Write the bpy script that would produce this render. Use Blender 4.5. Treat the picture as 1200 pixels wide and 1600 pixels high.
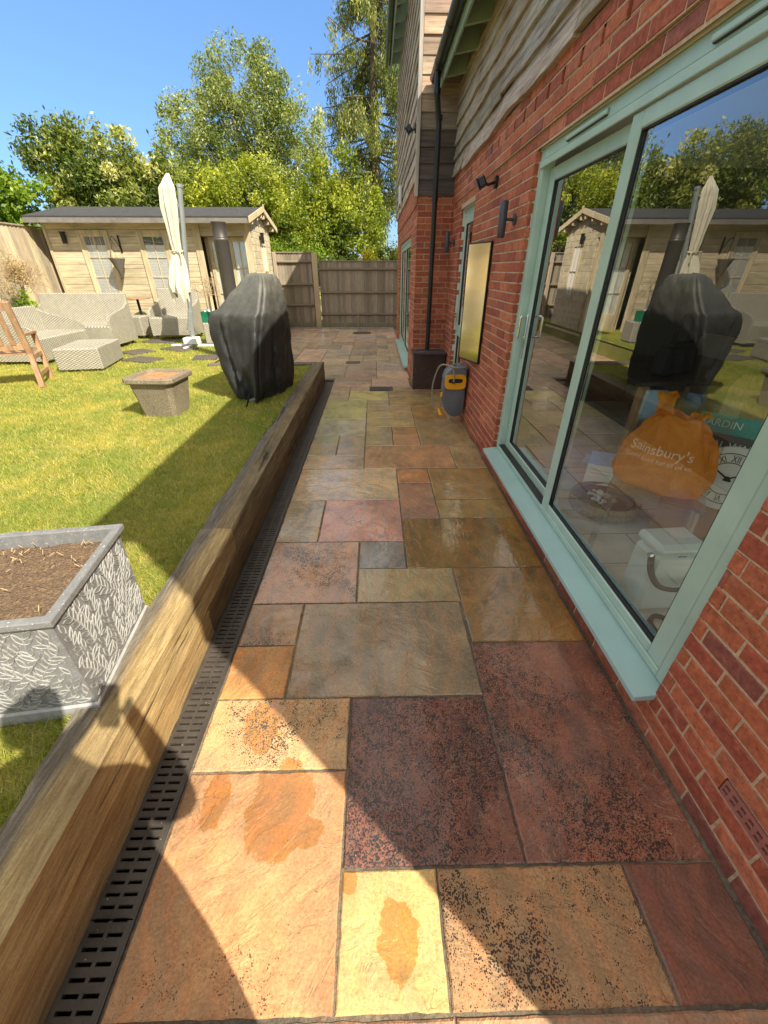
import bpy, bmesh, math, random
import numpy as np
from mathutils import Vector, Matrix
from mathutils.bvhtree import BVHTree
R = math.radians
rnd = random.Random(7)
for o in list(bpy.data.objects): bpy.data.objects.remove(o)
S = bpy.context.scene
COL = S.collection

# ------------------------------------------------------------------ camera, sky, sun, exposure
CH = 1.65
cam = bpy.data.cameras.new('camera'); co = bpy.data.objects.new('camera', cam); COL.objects.link(co)
S.camera = co
PIT, YAW, ROL, F = 0.5455, 0.01998, 0.00096, 623.9
fw = Vector((math.sin(YAW)*math.cos(PIT), math.cos(YAW)*math.cos(PIT), -math.sin(PIT)))
rt = Vector((math.cos(YAW), -math.sin(YAW), 0)); up = rt.cross(fw)
r2 = rt*math.cos(ROL)+up*math.sin(ROL); u2 = up*math.cos(ROL)-rt*math.sin(ROL)
m = Matrix((r2, u2, -fw)).transposed().to_4x4(); m.translation = Vector((0, 0, CH)); co.matrix_world = m
cam.sensor_fit = 'VERTICAL'; cam.sensor_height = 24; cam.lens = F/1600*24
cam.clip_start = 0.01; cam.clip_end = 500
S.render.resolution_x = 768; S.render.resolution_y = 1024
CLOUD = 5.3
SUN_EL, SUN_AZ = R(44.3), math.atan2(0.716, -0.698)      # azimuth clockwise from +Y
w = bpy.data.worlds.new("World"); S.world = w; w.use_nodes = True
nt = w.node_tree; bg = nt.nodes['Background']
sky = nt.nodes.new('ShaderNodeTexSky'); sky.sky_type = 'NISHITA'; sky.sun_disc = False
sky.sun_elevation = SUN_EL; sky.sun_rotation = SUN_AZ; sky.air_density = 1.0; sky.dust_density = 0.3; sky.ozone_density = 2.0
def wn(ty, **k):
    q = nt.nodes.new('ShaderNode'+ty)
    for a_, b_ in k.items(): setattr(q, a_, b_)
    return q
# deeper blue towards the horizon, plus out-of-frame bright cloud added to fill the shade
wtc = wn('TexCoord'); wsep = wn('SeparateXYZ'); nt.links.new(wtc.outputs['Generated'], wsep.inputs[0])
def wmath(op, a, b=0.0, c=0.0, clamp=False):
    q = wn('Math', operation=op, use_clamp=clamp)
    for i_, v_ in enumerate((a, b, c)):
        if isinstance(v_, bpy.types.NodeSocket): nt.links.new(v_, q.inputs[i_])
        else: q.inputs[i_].default_value = v_
    return q.outputs[0]
sat = wn('HueSaturation'); sat.inputs['Saturation'].default_value = 1.08; nt.links.new(sky.outputs[0], sat.inputs['Color'])
hz = wmath('MULTIPLY_ADD', wsep.outputs[2], 2.6, 0.0, True)
tint = wn('Mix', data_type='RGBA', blend_type='MULTIPLY'); tint.inputs[0].default_value = 1; nt.links.new(sat.outputs[0], tint.inputs[6])
hr_ = wn('ValToRGB'); nt.links.new(hz, hr_.inputs[0]); hr_.color_ramp.elements[0].color = (.36, .50, .78, 1); hr_.color_ramp.elements[1].color = (.95, 1.08, 1.22, 1)
nt.links.new(hr_.outputs[0], tint.inputs[7])
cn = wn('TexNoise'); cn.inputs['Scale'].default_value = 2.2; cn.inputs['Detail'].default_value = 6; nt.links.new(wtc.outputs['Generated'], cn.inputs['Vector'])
zone = wmath('ADD', wmath('MULTIPLY', wsep.outputs[2], 1.9), wmath('MULTIPLY_ADD', wsep.outputs[1], -0.95, -1.12))   # fill cloud overhead and behind
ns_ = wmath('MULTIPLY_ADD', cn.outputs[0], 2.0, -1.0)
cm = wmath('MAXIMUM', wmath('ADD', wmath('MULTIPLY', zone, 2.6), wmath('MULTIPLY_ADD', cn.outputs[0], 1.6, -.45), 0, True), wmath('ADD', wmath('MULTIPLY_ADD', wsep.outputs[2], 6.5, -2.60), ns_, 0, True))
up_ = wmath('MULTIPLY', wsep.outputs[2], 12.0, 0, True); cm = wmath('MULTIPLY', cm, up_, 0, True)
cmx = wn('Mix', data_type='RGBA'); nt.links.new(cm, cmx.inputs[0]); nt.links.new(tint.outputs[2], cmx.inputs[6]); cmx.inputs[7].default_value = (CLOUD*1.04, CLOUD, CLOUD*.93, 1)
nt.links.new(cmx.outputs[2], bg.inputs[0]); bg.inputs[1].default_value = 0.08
sun = bpy.data.lights.new('sun', 'SUN'); sun.energy = 3.3; sun.angle = R(0.55); sun.color = (1.0, 0.91, 0.76)
so = bpy.data.objects.new('sun', sun); COL.objects.link(so)
sd = Vector((math.sin(SUN_AZ)*math.cos(SUN_EL), math.cos(SUN_AZ)*math.cos(SUN_EL), math.sin(SUN_EL)))
so.rotation_euler = sd.to_track_quat('Z', 'Y').to_euler()
S.view_settings.view_transform = 'Standard'; S.view_settings.look = 'None'
S.view_settings.exposure = 1.28; S.view_settings.gamma = 1.0
S.cycles.max_bounces = 8; S.cycles.transparent_max_bounces = 12

# ------------------------------------------------------------------ helpers
class NB:
    """small node builder"""
    def __init__(s, name):
        s.m = bpy.data.materials.new(name); s.m.use_nodes = True; s.t = s.m.node_tree
        s.b = s.t.nodes['Principled BSDF']; s.out = s.t.nodes['Material Output']
        s.tc = s.t.nodes.new('ShaderNodeTexCoord')
    def n(s, ty, **k):
        q = s.t.nodes.new('ShaderNode'+ty)
        for a, b in k.items(): setattr(q, a, b)
        return q
    def l(s, a, b): s.t.links.new(a, b)
    def inp(s, sock, v):
        if isinstance(v, bpy.types.NodeSocket): s.l(v, sock)
        elif isinstance(v, (tuple, list)) and len(v) == 3 and sock.type == 'RGBA': sock.default_value = (*v, 1)
        else: sock.default_value = v
    def vec(s, kind='Object', scale=(1, 1, 1), rot=(0, 0, 0), loc=(0, 0, 0)):
        q = s.n('Mapping'); s.l(s.tc.outputs[kind], q.inputs[0])
        q.inputs['Scale'].default_value = scale; q.inputs['Rotation'].default_value = rot; q.inputs['Location'].default_value = loc
        return q.outputs[0]
    def noise(s, scale, detail=4, rough=.55, vec=None, dist=0):
        q = s.n('TexNoise'); q.inputs['Scale'].default_value = scale; q.inputs['Detail'].default_value = detail
        q.inputs['Roughness'].default_value = rough; q.inputs['Distortion'].default_value = dist
        s.l(vec if vec is not None else s.tc.outputs['Object'], q.inputs['Vector']); return q.outputs[0]
    def vor(s, scale, vec=None, out='Distance', feat='F1'):
        q = s.n('TexVoronoi', feature=feat); q.inputs['Scale'].default_value = scale
        s.l(vec if vec is not None else s.tc.outputs['Object'], q.inputs['Vector']); return q.outputs[out]
    def ramp(s, f, pts):
        q = s.n('ValToRGB'); s.inp(q.inputs[0], f); e = q.color_ramp.elements
        while len(e) < len(pts): e.new(.5)
        for i, (p, c) in enumerate(pts):
            e[i].position = p; e[i].color = (*c, 1) if isinstance(c, (tuple, list)) else (c, c, c, 1)
        return q.outputs[0]
    def mix(s, f, a, b, mode='MIX'):
        q = s.n('Mix', data_type='RGBA', blend_type=mode)
        s.inp(q.inputs[0], f); s.inp(q.inputs[6], a); s.inp(q.inputs[7], b); return q.outputs[2]
    def math(s, op, a, b=0.0, c=None, clamp=False):
        q = s.n('Math', operation=op, use_clamp=clamp); s.inp(q.inputs[0], a); s.inp(q.inputs[1], b)
        if c is not None: s.inp(q.inputs[2], c)
        return q.outputs[0]
    def attr(s, name, out='Color'):
        q = s.n('Attribute'); q.attribute_name = name; return q.outputs[out]
    def bump(s, h, strength=.5, dist=.01, prev=None):
        q = s.n('Bump'); q.inputs['Strength'].default_value = strength; q.inputs['Distance'].default_value = dist
        s.l(h, q.inputs['Height'])
        if prev is not None: s.l(prev, q.inputs['Normal'])
        return q.outputs[0]
    def done(s, col, rough=.6, bump=None, metal=0, spec=None, coat=None):
        s.inp(s.b.inputs['Base Color'], col); s.inp(s.b.inputs['Roughness'], rough); s.inp(s.b.inputs['Metallic'], metal)
        if spec is not None: s.inp(s.b.inputs['Specular IOR Level'], spec)
        if coat is not None: s.inp(s.b.inputs['Coat Weight'], coat)
        if bump is not None: s.l(bump, s.b.inputs['Normal'])
        return s.m

def simple(name, c, rough=.5, var=.25, scale=6, metal=0, bstr=.15, bscale=60, stretch=(1, 1, 1), kind='Object', fine=None):
    """a painted / plain surface with uneven tone, dirt and a little relief"""
    b = NB(name); v = b.vec(kind, stretch)
    n1 = b.noise(scale, 5, .6, v); n2 = b.noise(bscale, 3, .6, v)
    dk = tuple(x*(1-var) for x in c); lt = tuple(min(1, x*(1+var)) for x in c)
    col = b.ramp(n1, [(.3, dk), (.7, lt)])
    col = b.mix(b.math('MULTIPLY', n2, .25), col, dk)
    return b.done(col, b.math('MULTIPLY_ADD', n1, .25, rough-.12), b.bump(n2, bstr, .004), metal)

class MB:
    """collects faces, links them as one mesh object"""
    def __init__(s): s.v = []; s.f = []; s.c = []
    def poly(s, pts, col=None):
        i = len(s.v); s.v += [tuple(p) for p in pts]; s.f.append(tuple(range(i, i+len(pts)))); s.c.append(col)
    def add(s, vs, fs, col=None):
        i = len(s.v); s.v += [tuple(p) for p in vs]
        for f in fs: s.f.append(tuple(i+k for k in f)); s.c.append(col)
    def box(s, x0, x1, y0, y1, z0, z1, col=None, M=None):
        vs = [(x, y, z) for z in (z0, z1) for y in (y0, y1) for x in (x0, x1)]
        if M is not None: vs = [M @ Vector(v) for v in vs]
        s.add(vs, [(0, 2, 3, 1), (4, 5, 7, 6), (0, 1, 5, 4), (2, 6, 7, 3), (0, 4, 6, 2), (1, 3, 7, 5)], col)
    def bbox(s, x0, x1, y0, y1, z0, z1, b=.005, col=None, M=None):
        """box with chamfered edges"""
        X, Y, Z = (x0, x1), (y0, y1), (z0, z1); vs = []; idx = {}
        for i in (0, 1):
            for j in (0, 1):
                for k in (0, 1):
                    sx, sy, sz = 1-2*i, 1-2*j, 1-2*k
                    for ax in range(3):
                        p = [X[i]+sx*b, Y[j]+sy*b, Z[k]+sz*b]; p[ax] = (X[i], Y[j], Z[k])[ax]
                        idx[i, j, k, ax] = len(vs); vs.append(p)
        fs = []
        for ax in range(3):
            o1, o2 = [(1, 2), (2, 0), (0, 1)][ax]
            for e in (0, 1):
                q = []
                for a, c in ((0, 0), (1, 0), (1, 1), (0, 1)):
                    t = [0, 0, 0]; t[ax] = e; t[o1] = a; t[o2] = c; q.append(idx[(*t, ax)])
                fs.append(q if e else q[::-1])
            for a in (0, 1):
                for c in (0, 1):
                    t0 = [0, 0, 0]; t1 = [0, 0, 0]; t0[ax] = 0; t1[ax] = 1
                    for t in (t0, t1): t[o1] = a; t[o2] = c
                    q = [idx[(*t0, o1)], idx[(*t1, o1)], idx[(*t1, o2)], idx[(*t0, o2)]]
                    fs.append(q if (a ^ c) else q[::-1])
        for i in (0, 1):
            for j in (0, 1):
                for k in (0, 1):
                    q = [idx[i, j, k, 0], idx[i, j, k, 1], idx[i, j, k, 2]]
                    fs.append(q if (i+j+k) % 2 else q[::-1])
        if M is not None: vs = [M @ Vector(v) for v in vs]
        s.add(vs, fs, col)
    def tube(s, pts, r, n=10, cap=True, col=None, sy=1.0):
        pts = [Vector(p) for p in pts]; rs = r if isinstance(r, (list, tuple)) else [r]*len(pts)
        i0 = len(s.v); up0 = None
        for i, p in enumerate(pts):
            d = (pts[min(i+1, len(pts)-1)]-pts[max(i-1, 0)])
            if d.length < 1e-9: d = Vector((0, 0, 1))
            d.normalize()
            if up0 is None: a = d.orthogonal().normalized()
            else:
                a = up0-d*up0.dot(d); a = a.normalized() if a.length > 1e-6 else d.orthogonal().normalized()
            up0 = a; b = d.cross(a)
            for k in range(n):
                t = 2*math.pi*k/n; s.v.append(tuple(p+(a*math.cos(t)+b*math.sin(t)*sy)*rs[i]))
        for i in range(len(pts)-1):
            for k in range(n):
                a = i0+i*n+k; b = i0+i*n+(k+1) % n; s.f.append((a, b, b+n, a+n)); s.c.append(col)
        if cap:
            s.f.append(tuple(i0+k for k in range(n))[::-1]); s.c.append(col)
            e = i0+(len(pts)-1)*n; s.f.append(tuple(e+k for k in range(n))); s.c.append(col)
    def lathe(s, prof, n=24, c=(0, 0, 0), M=None, col=None):
        i0 = len(s.v)
        for r, z in prof:
            for k in range(n):
                t = 2*math.pi*k/n; p = Vector((c[0]+r*math.cos(t), c[1]+r*math.sin(t), c[2]+z)); s.v.append(tuple(M @ p if M else p))
        for i in range(len(prof)-1):
            for k in range(n):
                a = i0+i*n+k; b = i0+i*n+(k+1) % n; s.f.append((a, b, b+n, a+n)); s.c.append(col)
    def build(s, name, mat, parent=None, smooth=False, bevel=0, uv=True, loc=None):
        me = bpy.data.meshes.new(name); me.from_pydata(s.v, [], s.f)
        if any(c is not None for c in s.c):
            at = me.attributes.new('tone', 'FLOAT_COLOR', 'CORNER'); L = []
            for f, c in zip(s.f, s.c): L += list((*(c or (1, 1, 1)), 1))*len(f)
            at.data.foreach_set('color', L)
        if uv and len(s.f):
            ul = me.uv_layers.new(name='UVMap'); L = []
            for p in me.polygons:
                n = p.normal; ax, ay, az = abs(n.x), abs(n.y), abs(n.z)
                for vi in p.vertices:
                    c = me.vertices[vi].co
                    L += [c.x, c.y] if az >= ax and az >= ay else ([c.y, c.z] if ax >= ay else [c.x, c.z])
            ul.data.foreach_set('uv', L)
        if smooth:
            me.polygons.foreach_set('use_smooth', [True]*len(s.f))
            try: me.set_sharp_from_angle(angle=R(smooth if smooth > 1 else 40))
            except Exception: pass
        me.materials.append(mat); me.update()
        o = bpy.data.objects.new(name, me); COL.objects.link(o)
        if parent is not None: o.parent = parent
        if loc: o.location = loc
        if bevel:
            b = o.modifiers.new('bevel', 'BEVEL'); b.width = bevel; b.segments = 2; b.limit_method = 'ANGLE'; b.angle_limit = R(50)
        return o

def tag(o, label, cat, group=None):
    o['label'] = label; o['category'] = cat
    if group: o['group'] = group
    return o
def thing(name, label, cat, loc=(0, 0, 0), rz=0, group=None):
    o = bpy.data.objects.new(name, None); COL.objects.link(o); o.location = loc; o.rotation_euler = (0, 0, rz); o.empty_display_size = .1
    return tag(o, label, cat, group)
def struct(o): o['kind'] = 'structure'; return o
def stuff(o): o['kind'] = 'stuff'; return o
def copy_tree(o, parent=None, loc=None, rz=None):
    c = o.copy(); COL.objects.link(c); c.parent = parent
    if loc is not None: c.location = loc
    if rz is not None: c.rotation_euler = (0, 0, rz)
    for ch in list(o.children): copy_tree(ch, c)
    return c
def rot_about(c, ax, ang): return Matrix.Translation(c) @ Matrix.Rotation(ang, 4, ax) @ Matrix.Translation(-Vector(c))

def fast_mesh(name, V, Fq, mat, tone=None, parent=None):
    """V (n,3); Fq (m,k) ; tone per-vertex float"""
    me = bpy.data.meshes.new(name); n, k = Fq.shape
    me.vertices.add(len(V)); me.vertices.foreach_set('co', V.astype(np.float32).ravel())
    me.loops.add(n*k); me.loops.foreach_set('vertex_index', Fq.astype(np.int32).ravel())
    me.polygons.add(n); me.polygons.foreach_set('loop_start', np.arange(0, n*k, k, dtype=np.int32))
    try: me.polygons.foreach_set('loop_total', np.full(n, k, dtype=np.int32))
    except Exception: pass
    if tone is not None:
        a = me.attributes.new('tone', 'FLOAT', 'POINT'); a.data.foreach_set('value', tone.astype(np.float32))
    me.materials.append(mat); me.update(calc_edges=True); me.validate()
    o = bpy.data.objects.new(name, me); COL.objects.link(o)
    if parent is not None: o.parent = parent
    return o

# ------------------------------------------------------------------ materials
def m_brick():
    b = NB('brick'); t = b.attr('tone'); n = b.noise(38, 5, .65); n2 = b.noise(7, 3, .5)
    c = b.mix(.8, t, b.ramp(n, [(.3, (.55, .52, .52)), (.7, (1.4, 1.38, 1.35))]), 'MULTIPLY'); c = b.mix(b.ramp(b.noise(14, 5, .7), [(.56, 0), (.72, .45)]), c, (.45, .22, .16))
    c = b.mix(b.ramp(n, [(.60, 0), (.74, .5)]), c, (.50, .20, .13))
    c = b.mix(b.ramp(b.noise(110, 2, .5), [(.64, 0), (.72, .7)]), c, (.06, .025, .02))
    # green-brown damp just above the paving
    sep = b.n('SeparateXYZ'); b.l(b.tc.outputs['Object'], sep.inputs[0])
    damp = b.math('SUBTRACT', .30, b.math('ADD', sep.outputs[2], b.math('MULTIPLY', n2, .35)), clamp=True)
    c = b.mix(b.math('MULTIPLY', damp, 2.2, clamp=True), c, (.10, .035, .022))
    bp = b.bump(n, .8, .005, b.bump(b.noise(160, 2, .5), .5, .002))
    return b.done(c, .82, bp)
def m_mortar():
    b = NB('mortar'); n = b.noise(60, 4, .7)
    return b.done(b.ramp(n, [(.3, (.38, .27, .17)), (.7, (.66, .50, .34))]), .95, b.bump(n, .7, .004))
def m_slab():
    b = NB('sandstone'); t = b.attr('tone'); wet = b.attr('wet', 'Fac'); spk = b.attr('speck', 'Fac'); sh = b.attr('shift', 'Vector')
    va = b.n('VectorMath', operation='ADD'); b.l(b.tc.outputs['Object'], va.inputs[0]); b.l(sh, va.inputs[1]); V = va.outputs[0]
    big = b.noise(2.6, 3, .5, V, 1.2); mid = b.noise(9, 5, .6, V, .6); fine = b.noise(120, 4, .7, V)
    hs = b.n('HueSaturation'); hs.inputs['Saturation'].default_value = 1.0; hs.inputs['Value'].default_value = 1.04; b.l(t, hs.inputs['Color']); t = hs.outputs[0]
    c = b.mix(.85, t, b.ramp(big, [(.28, (.60, .60, .62)), (.5, (1, 1, 1)), (.72, (1.42, 1.30, 1.08))]), 'MULTIPLY')
    # flowing mineral bands
    wv = b.n('TexWave', wave_type='BANDS'); wv.inputs['Scale'].default_value = 3.0; wv.inputs['Distortion'].default_value = 14; wv.inputs['Detail'].default_value = 3; wv.inputs['Detail Scale'].default_value = .7
    b.l(V, wv.inputs['Vector'])
    c = b.mix(b.ramp(wv.outputs[1], [(.35, .0), (.9, .42)]), c, b.mix(1., t, (1.35, 1.0, .85), 'MULTIPLY'))
    c = b.mix(.55, c, b.ramp(mid, [(.3, (.72, .72, .72)), (.7, (1.25, 1.22, 1.15))]), 'MULTIPLY')
    c = b.mix(.9, c, b.ramp(fine, [(.3, (.66, .66, .66)), (.7, (1.28, 1.26, 1.22))]), 'MULTIPLY')
    pits = b.ramp(b.vor(60, V), [(.05, 1), (.10, 0)]); c = b.mix(b.math('MULTIPLY', b.math('MULTIPLY', pits, b.ramp(mid, [(.5, 0), (.6, 1)])), .6), c, b.mix(1., c, (.45, .40, .36), 'MULTIPLY'))
    cv = b.n('VectorMath', operation='ADD'); b.l(V, cv.inputs[0]); cq = b.n('TexNoise'); cq.inputs['Scale'].default_value = 5; cq.inputs['Detail'].default_value = 5; b.l(V, cq.inputs['Vector']); b.l(cq.outputs[1], cv.inputs[1])
    crk = b.ramp(b.vor(2.6, cv.outputs[0], feat='DISTANCE_TO_EDGE'), [(.0, 1), (.012, 0)]); crk = b.math('MULTIPLY', crk, b.ramp(b.noise(2.3, 2, .5, V), [(.5, 0), (.58, 1)]))
    c = b.mix(b.math('MULTIPLY', crk, .55), c, b.mix(1., c, (.40, .36, .33), 'MULTIPLY'))
    # pale riven ridge lines
    rv = b.n('VectorRotate'); b.l(V, rv.inputs['Vector']); rv.inputs['Axis'].default_value = (0, 0, 1); b.l(b.math('MULTIPLY', b.attr('shift', 'Fac'), .7), rv.inputs['Angle'])
    rv2 = b.n('Mapping'); b.l(rv.outputs[0], rv2.inputs[0]); rv2.inputs['Scale'].default_value = (1, .55, 1); rv = rv2
    ridge = b.noise(8, 4, .62, rv.outputs[0], 1.8)
    line = b.ramp(ridge, [(.485, 0), (.5, 1), (.515, 0)])
    brk = b.ramp(b.noise(3.1, 2, .5, V), [(.45, 0), (.6, 1)])
    c = b.mix(b.math('MULTIPLY', b.math('MULTIPLY', line, brk), .30), c, (.60, .47, .36))
    # black lichen spots, thick in patches and along the joints
    patch = b.ramp(b.math('ADD', b.noise(2.6, 3, .6), b.math('MULTIPLY', spk, .40)), [(.54, 0), (.88, 1)])
    v1 = b.vor(170); v2 = b.vor(100); n5 = b.noise(34, 3, .6)
    dots = b.math('LESS_THAN', b.math('ADD', v1, b.math('MULTIPLY', n5, .9)), b.math('MULTIPLY_ADD', patch, .64, .26))
    dots2 = b.math('LESS_THAN', b.math('ADD', v2, b.math('MULTIPLY', n5, .8)), b.math('MULTIPLY_ADD', patch, .42, .29))
    dm = b.math('MULTIPLY', b.math('MAXIMUM', dots, dots2), b.math('MINIMUM', b.math('MULTIPLY', spk, 2.2), .93))
    # spilt water: local wet stains
    st = None; sep = b.n('SeparateXYZ'); b.l(b.tc.outputs['Object'], sep.inputs[0])
    wob = b.math('MULTIPLY', b.math('SUBTRACT', b.noise(13, 6, .7), .5), .34)
    for (cx, cy, rx, ry) in ((-.49, .99, .075, .11), (-.36, .68, .115, .15), (-.60, .72, .045, .10), (-.25, .60, .05, .045), (.05, .35, .055, .085), (-.10, .475, .025, .035), (-.52, 1.56, .13, .10), (-.37, 1.22, .05, .12)):
        dx = b.math('DIVIDE', b.math('SUBTRACT', sep.outputs[0], cx), rx); dy = b.math('DIVIDE', b.math('SUBTRACT', sep.outputs[1], cy), ry)
        d = b.math('SQRT', b.math('ADD', b.math('MULTIPLY', dx, dx), b.math('MULTIPLY', dy, dy)))
        s_ = b.math('SUBTRACT', 1.0, b.math('ADD', b.math('MULTIPLY', d, .22), wob))
        st = s_ if st is None else b.math('MAXIMUM', st, s_)
    stain = b.ramp(st, [(.765, 0), (.782, 1)])
    wet2 = b.math('MAXIMUM', wet, b.math('MULTIPLY', stain, .9))
    g = b.n('Gamma'); b.l(c, g.inputs[0]); g.inputs[1].default_value = 1.22
    wetc = b.mix(1., g.outputs[0], (1.10, .98, .80), 'MULTIPLY')
    c = b.mix(b.math('MULTIPLY', wet2, .85), c, wetc)
    c = b.mix(b.math('MULTIPLY', b.math('MULTIPLY', stain, .9), b.math('SUBTRACT', 1.0, wet)), c, b.mix(.30, b.mix(1., c, (.86, .66, .12), 'MULTIPLY'), (.38, .17, .012)))
    c = b.mix(dm, c, (.018, .015, .014))
    # water film lies unevenly
    film = b.ramp(b.noise(3.6, 4, .6, None, .4), [(.34, .15), (.52, 1)])
    w3 = b.math('MULTIPLY', wet2, b.math('MULTIPLY_ADD', film, .55, .45))
    rough = b.math('SUBTRACT', .78, b.math('MULTIPLY', w3, .50))
    h = b.math('SUBTRACT', b.math('ADD', b.math('MULTIPLY', b.ramp(ridge, [(.38, 0), (.47, .35), (.5, .75), (.62, 1)]), 1.0), b.math('MULTIPLY', mid, .8)), b.math('MULTIPLY', crk, .7))
    bp = b.bump(h, .42, .008, b.bump(fine, .4, .003))
    bp = b.bump(dm, .4, .002, bp)
    b.inp(b.b.inputs['Coat Weight'], b.math('MULTIPLY', b.math('MULTIPLY', wet2, film), .95)); b.b.inputs['Coat Roughness'].default_value = .06; b.b.inputs['Coat IOR'].default_value = 2.0
    b.l(b.bump(h, .10, .006), b.b.inputs['Coat Normal'])
    return b.done(c, rough, bp, spec=.5)
def m_wood(name, c1, c2, c3, scale=1.0, axis='Y', rough=.8, grain=70, tone=False, knots=True, bstr=.5):
    b = NB(name); st = {'X': (.05, 1, 1), 'Y': (1, .05, 1), 'Z': (1, 1, .05)}[axis]
    v = b.vec('Object', tuple(x*scale for x in st)); n = b.noise(grain, 6, .7, v, .3); n2 = b.noise(7, 4, .6, b.vec('Object', tuple(scale*max(x, .25) for x in st)))
    n3 = b.noise(grain*.25, 4, .6, v, 1.0)
    c = b.ramp(n, [(.3, c1), (.52, c2), (.75, c3)])
    c = b.mix(.7, c, b.ramp(n2, [(.3, (.6, .6, .62)), (.7, (1.35, 1.3, 1.25))]), 'MULTIPLY')
    if tone: c = b.mix(1., c, b.attr('tone'), 'MULTIPLY')
    c = b.mix(b.ramp(n3, [(.28, .8), (.36, 0)]), c, tuple(x*.25 for x in c1))
    return b.done(c, rough, b.bump(b.math('ADD', n, b.math('MULTIPLY', n3, 1.5)), bstr, .006))
def m_grass():
    b = NB('grass_blade'); t = b.attr('tone', 'Fac'); n = b.noise(1.1, 4, .6); n2 = b.noise(5, 3, .6)
    c = b.ramp(t, [(0, (.07, .12, .012)), (.35, (.25, .30, .03)), (.7, (.58, .54, .06)), (1, (.88, .76, .28))])
    c = b.mix(b.ramp(n, [(.42, 0), (.66, .45)]), c, (.74, .62, .13))
    c = b.mix(b.ramp(n2, [(.40, 0), (.62, .6)]), c, (.20, .34, .035))
    c = b.mix(b.ramp(b.noise(14, 3, .6), [(.55, 0), (.72, .5)]), c, (.62, .56, .30))
    d = b.n('BsdfTranslucent'); b.inp(d.inputs[0], c); mx = b.n('MixShader'); mx.inputs[0].default_value = .35
    mm = b.done(c, .55); b.l(b.b.outputs[0], mx.inputs[1]); b.l(d.outputs[0], mx.inputs[2]); b.l(mx.outputs[0], b.out.inputs[0]); return mm
def m_leaf(name, stops, transl=.4, ns=.5):
    b = NB(name); t = b.attr('tone', 'Fac'); n = b.noise(ns, 3, .5)
    c = b.ramp(t, stops); c = b.mix(.75, c, b.ramp(n, [(.35, (.75, .85, .7)), (.65, (1.85, 1.7, 1.5))]), 'MULTIPLY')
    mm = b.done(c, .45, spec=.4); d = b.n('BsdfTranslucent'); b.inp(d.inputs[0], b.mix(1., c, (1.1, 1.1, .5), 'MULTIPLY')); mx = b.n('MixShader'); mx.inputs[0].default_value = transl
    b.l(b.b.outputs[0], mx.inputs[1]); b.l(d.outputs[0], mx.inputs[2]); b.l(mx.outputs[0], b.out.inputs[0]); return mm
def m_lawn():
    b = NB('lawn_soil'); n = b.noise(1.1, 4, .6); n2 = b.noise(40, 4, .7)
    c = b.ramp(n, [(.4, (.20, .24, .035)), (.65, (.45, .38, .09))]); c = b.mix(b.math('MULTIPLY', n2, .6), c, (.20, .17, .06))
    return b.done(c, .95, b.bump(n2, .8, .02))
def m_wicker():
    b = NB('wicker'); u = b.vec('UV', (1, 1, 1)); s = b.n('SeparateXYZ'); b.l(u, s.inputs[0])
    wx = b.math('SINE', b.math('MULTIPLY', s.outputs[0], 2*math.pi/.06)); row = b.math('FLOOR', b.math('DIVIDE', s.outputs[1], .018))
    par = b.math('MULTIPLY_ADD', b.math('MODULO', row, 2.0), 2.0, -1.0)
    over = b.math('MULTIPLY_ADD', b.math('MULTIPLY', wx, par), .5, .5)
    rowp = b.math('ABSOLUTE', b.math('SINE', b.math('MULTIPLY', s.outputs[1], math.pi/.018)))
    h = b.math('MULTIPLY', over, b.math('POWER', rowp, .6)); n = b.noise(14, 3, .6)
    c = b.ramp(h, [(.02, (.22, .20, .155)), (.3, (.38, .355, .285)), (.8, (.50, .475, .40))])
    c = b.mix(.5, c, b.ramp(n, [(.3, (.75, .75, .72)), (.7, (1.2, 1.2, 1.15))]), 'MULTIPLY')
    return b.done(c, .55, b.bump(h, .5, .008))
def m_glass(name, refl=.0, tint=(.80, .88, .86)):
    b = NB(name); fr = b.n('Fresnel'); ge = b.n('NewGeometry'); b.l(b.math('MULTIPLY_ADD', ge.outputs['Backfacing'], 1/1.52-1.52, 1.52), fr.inputs[0])   # a thin pane, the same from both sides
    wv = b.noise(.9, 2, .4); bp = b.bump(wv, .02, .02)
    gl = b.n('BsdfGlossy'); gl.inputs['Roughness'].default_value = 0.0; gl.inputs['Color'].default_value = (1, 1, 1, 1); b.l(bp, gl.inputs['Normal']); b.l(bp, fr.inputs['Normal'])
    tr = b.n('BsdfTransparent'); tr.inputs[0].default_value = (*tint, 1)
    k = b.math('MULTIPLY_ADD', fr.outputs[0], 3.3, refl-.02, clamp=True)      # four reflecting faces of a double-glazed unit
    mx = b.n('MixShader'); b.l(k, mx.inputs[0]); b.l(tr.outputs[0], mx.inputs[1]); b.l(gl.outputs[0], mx.inputs[2])
    b.l(mx.outputs[0], b.out.inputs[0]); return b.m
def m_fence(name, base, green=1.0, axis='Z', low=.3):
    b = NB(name); v = b.vec('Object', (1, 1, .06)); n = b.noise(60, 5, .7, v); n2 = b.noise(2.2, 4, .6)
    c = b.ramp(n, [(.3, tuple(x*.6 for x in base)), (.7, tuple(x*1.25 for x in base))]); c = b.mix(1., c, b.attr('tone'), 'MULTIPLY')
    sep = b.n('SeparateXYZ'); b.l(b.tc.outputs['Object'], sep.inputs[0])
    g = b.math('SUBTRACT', 1.15*green, b.math('ADD', sep.outputs[2], b.math('MULTIPLY', n2, 1.1)), clamp=True)
    c = b.mix(b.math('MULTIPLY', g, .9), c, (.11, .13, .03))
    kn = b.ramp(b.vor(9, b.vec('Object', (1, 1, .4))), [(.045, 1), (.07, 0)]); c = b.mix(b.math('MULTIPLY', kn, .6), c, (.05, .03, .02))
    return b.done(c, .85, b.bump(n, .5, .005))
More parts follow.
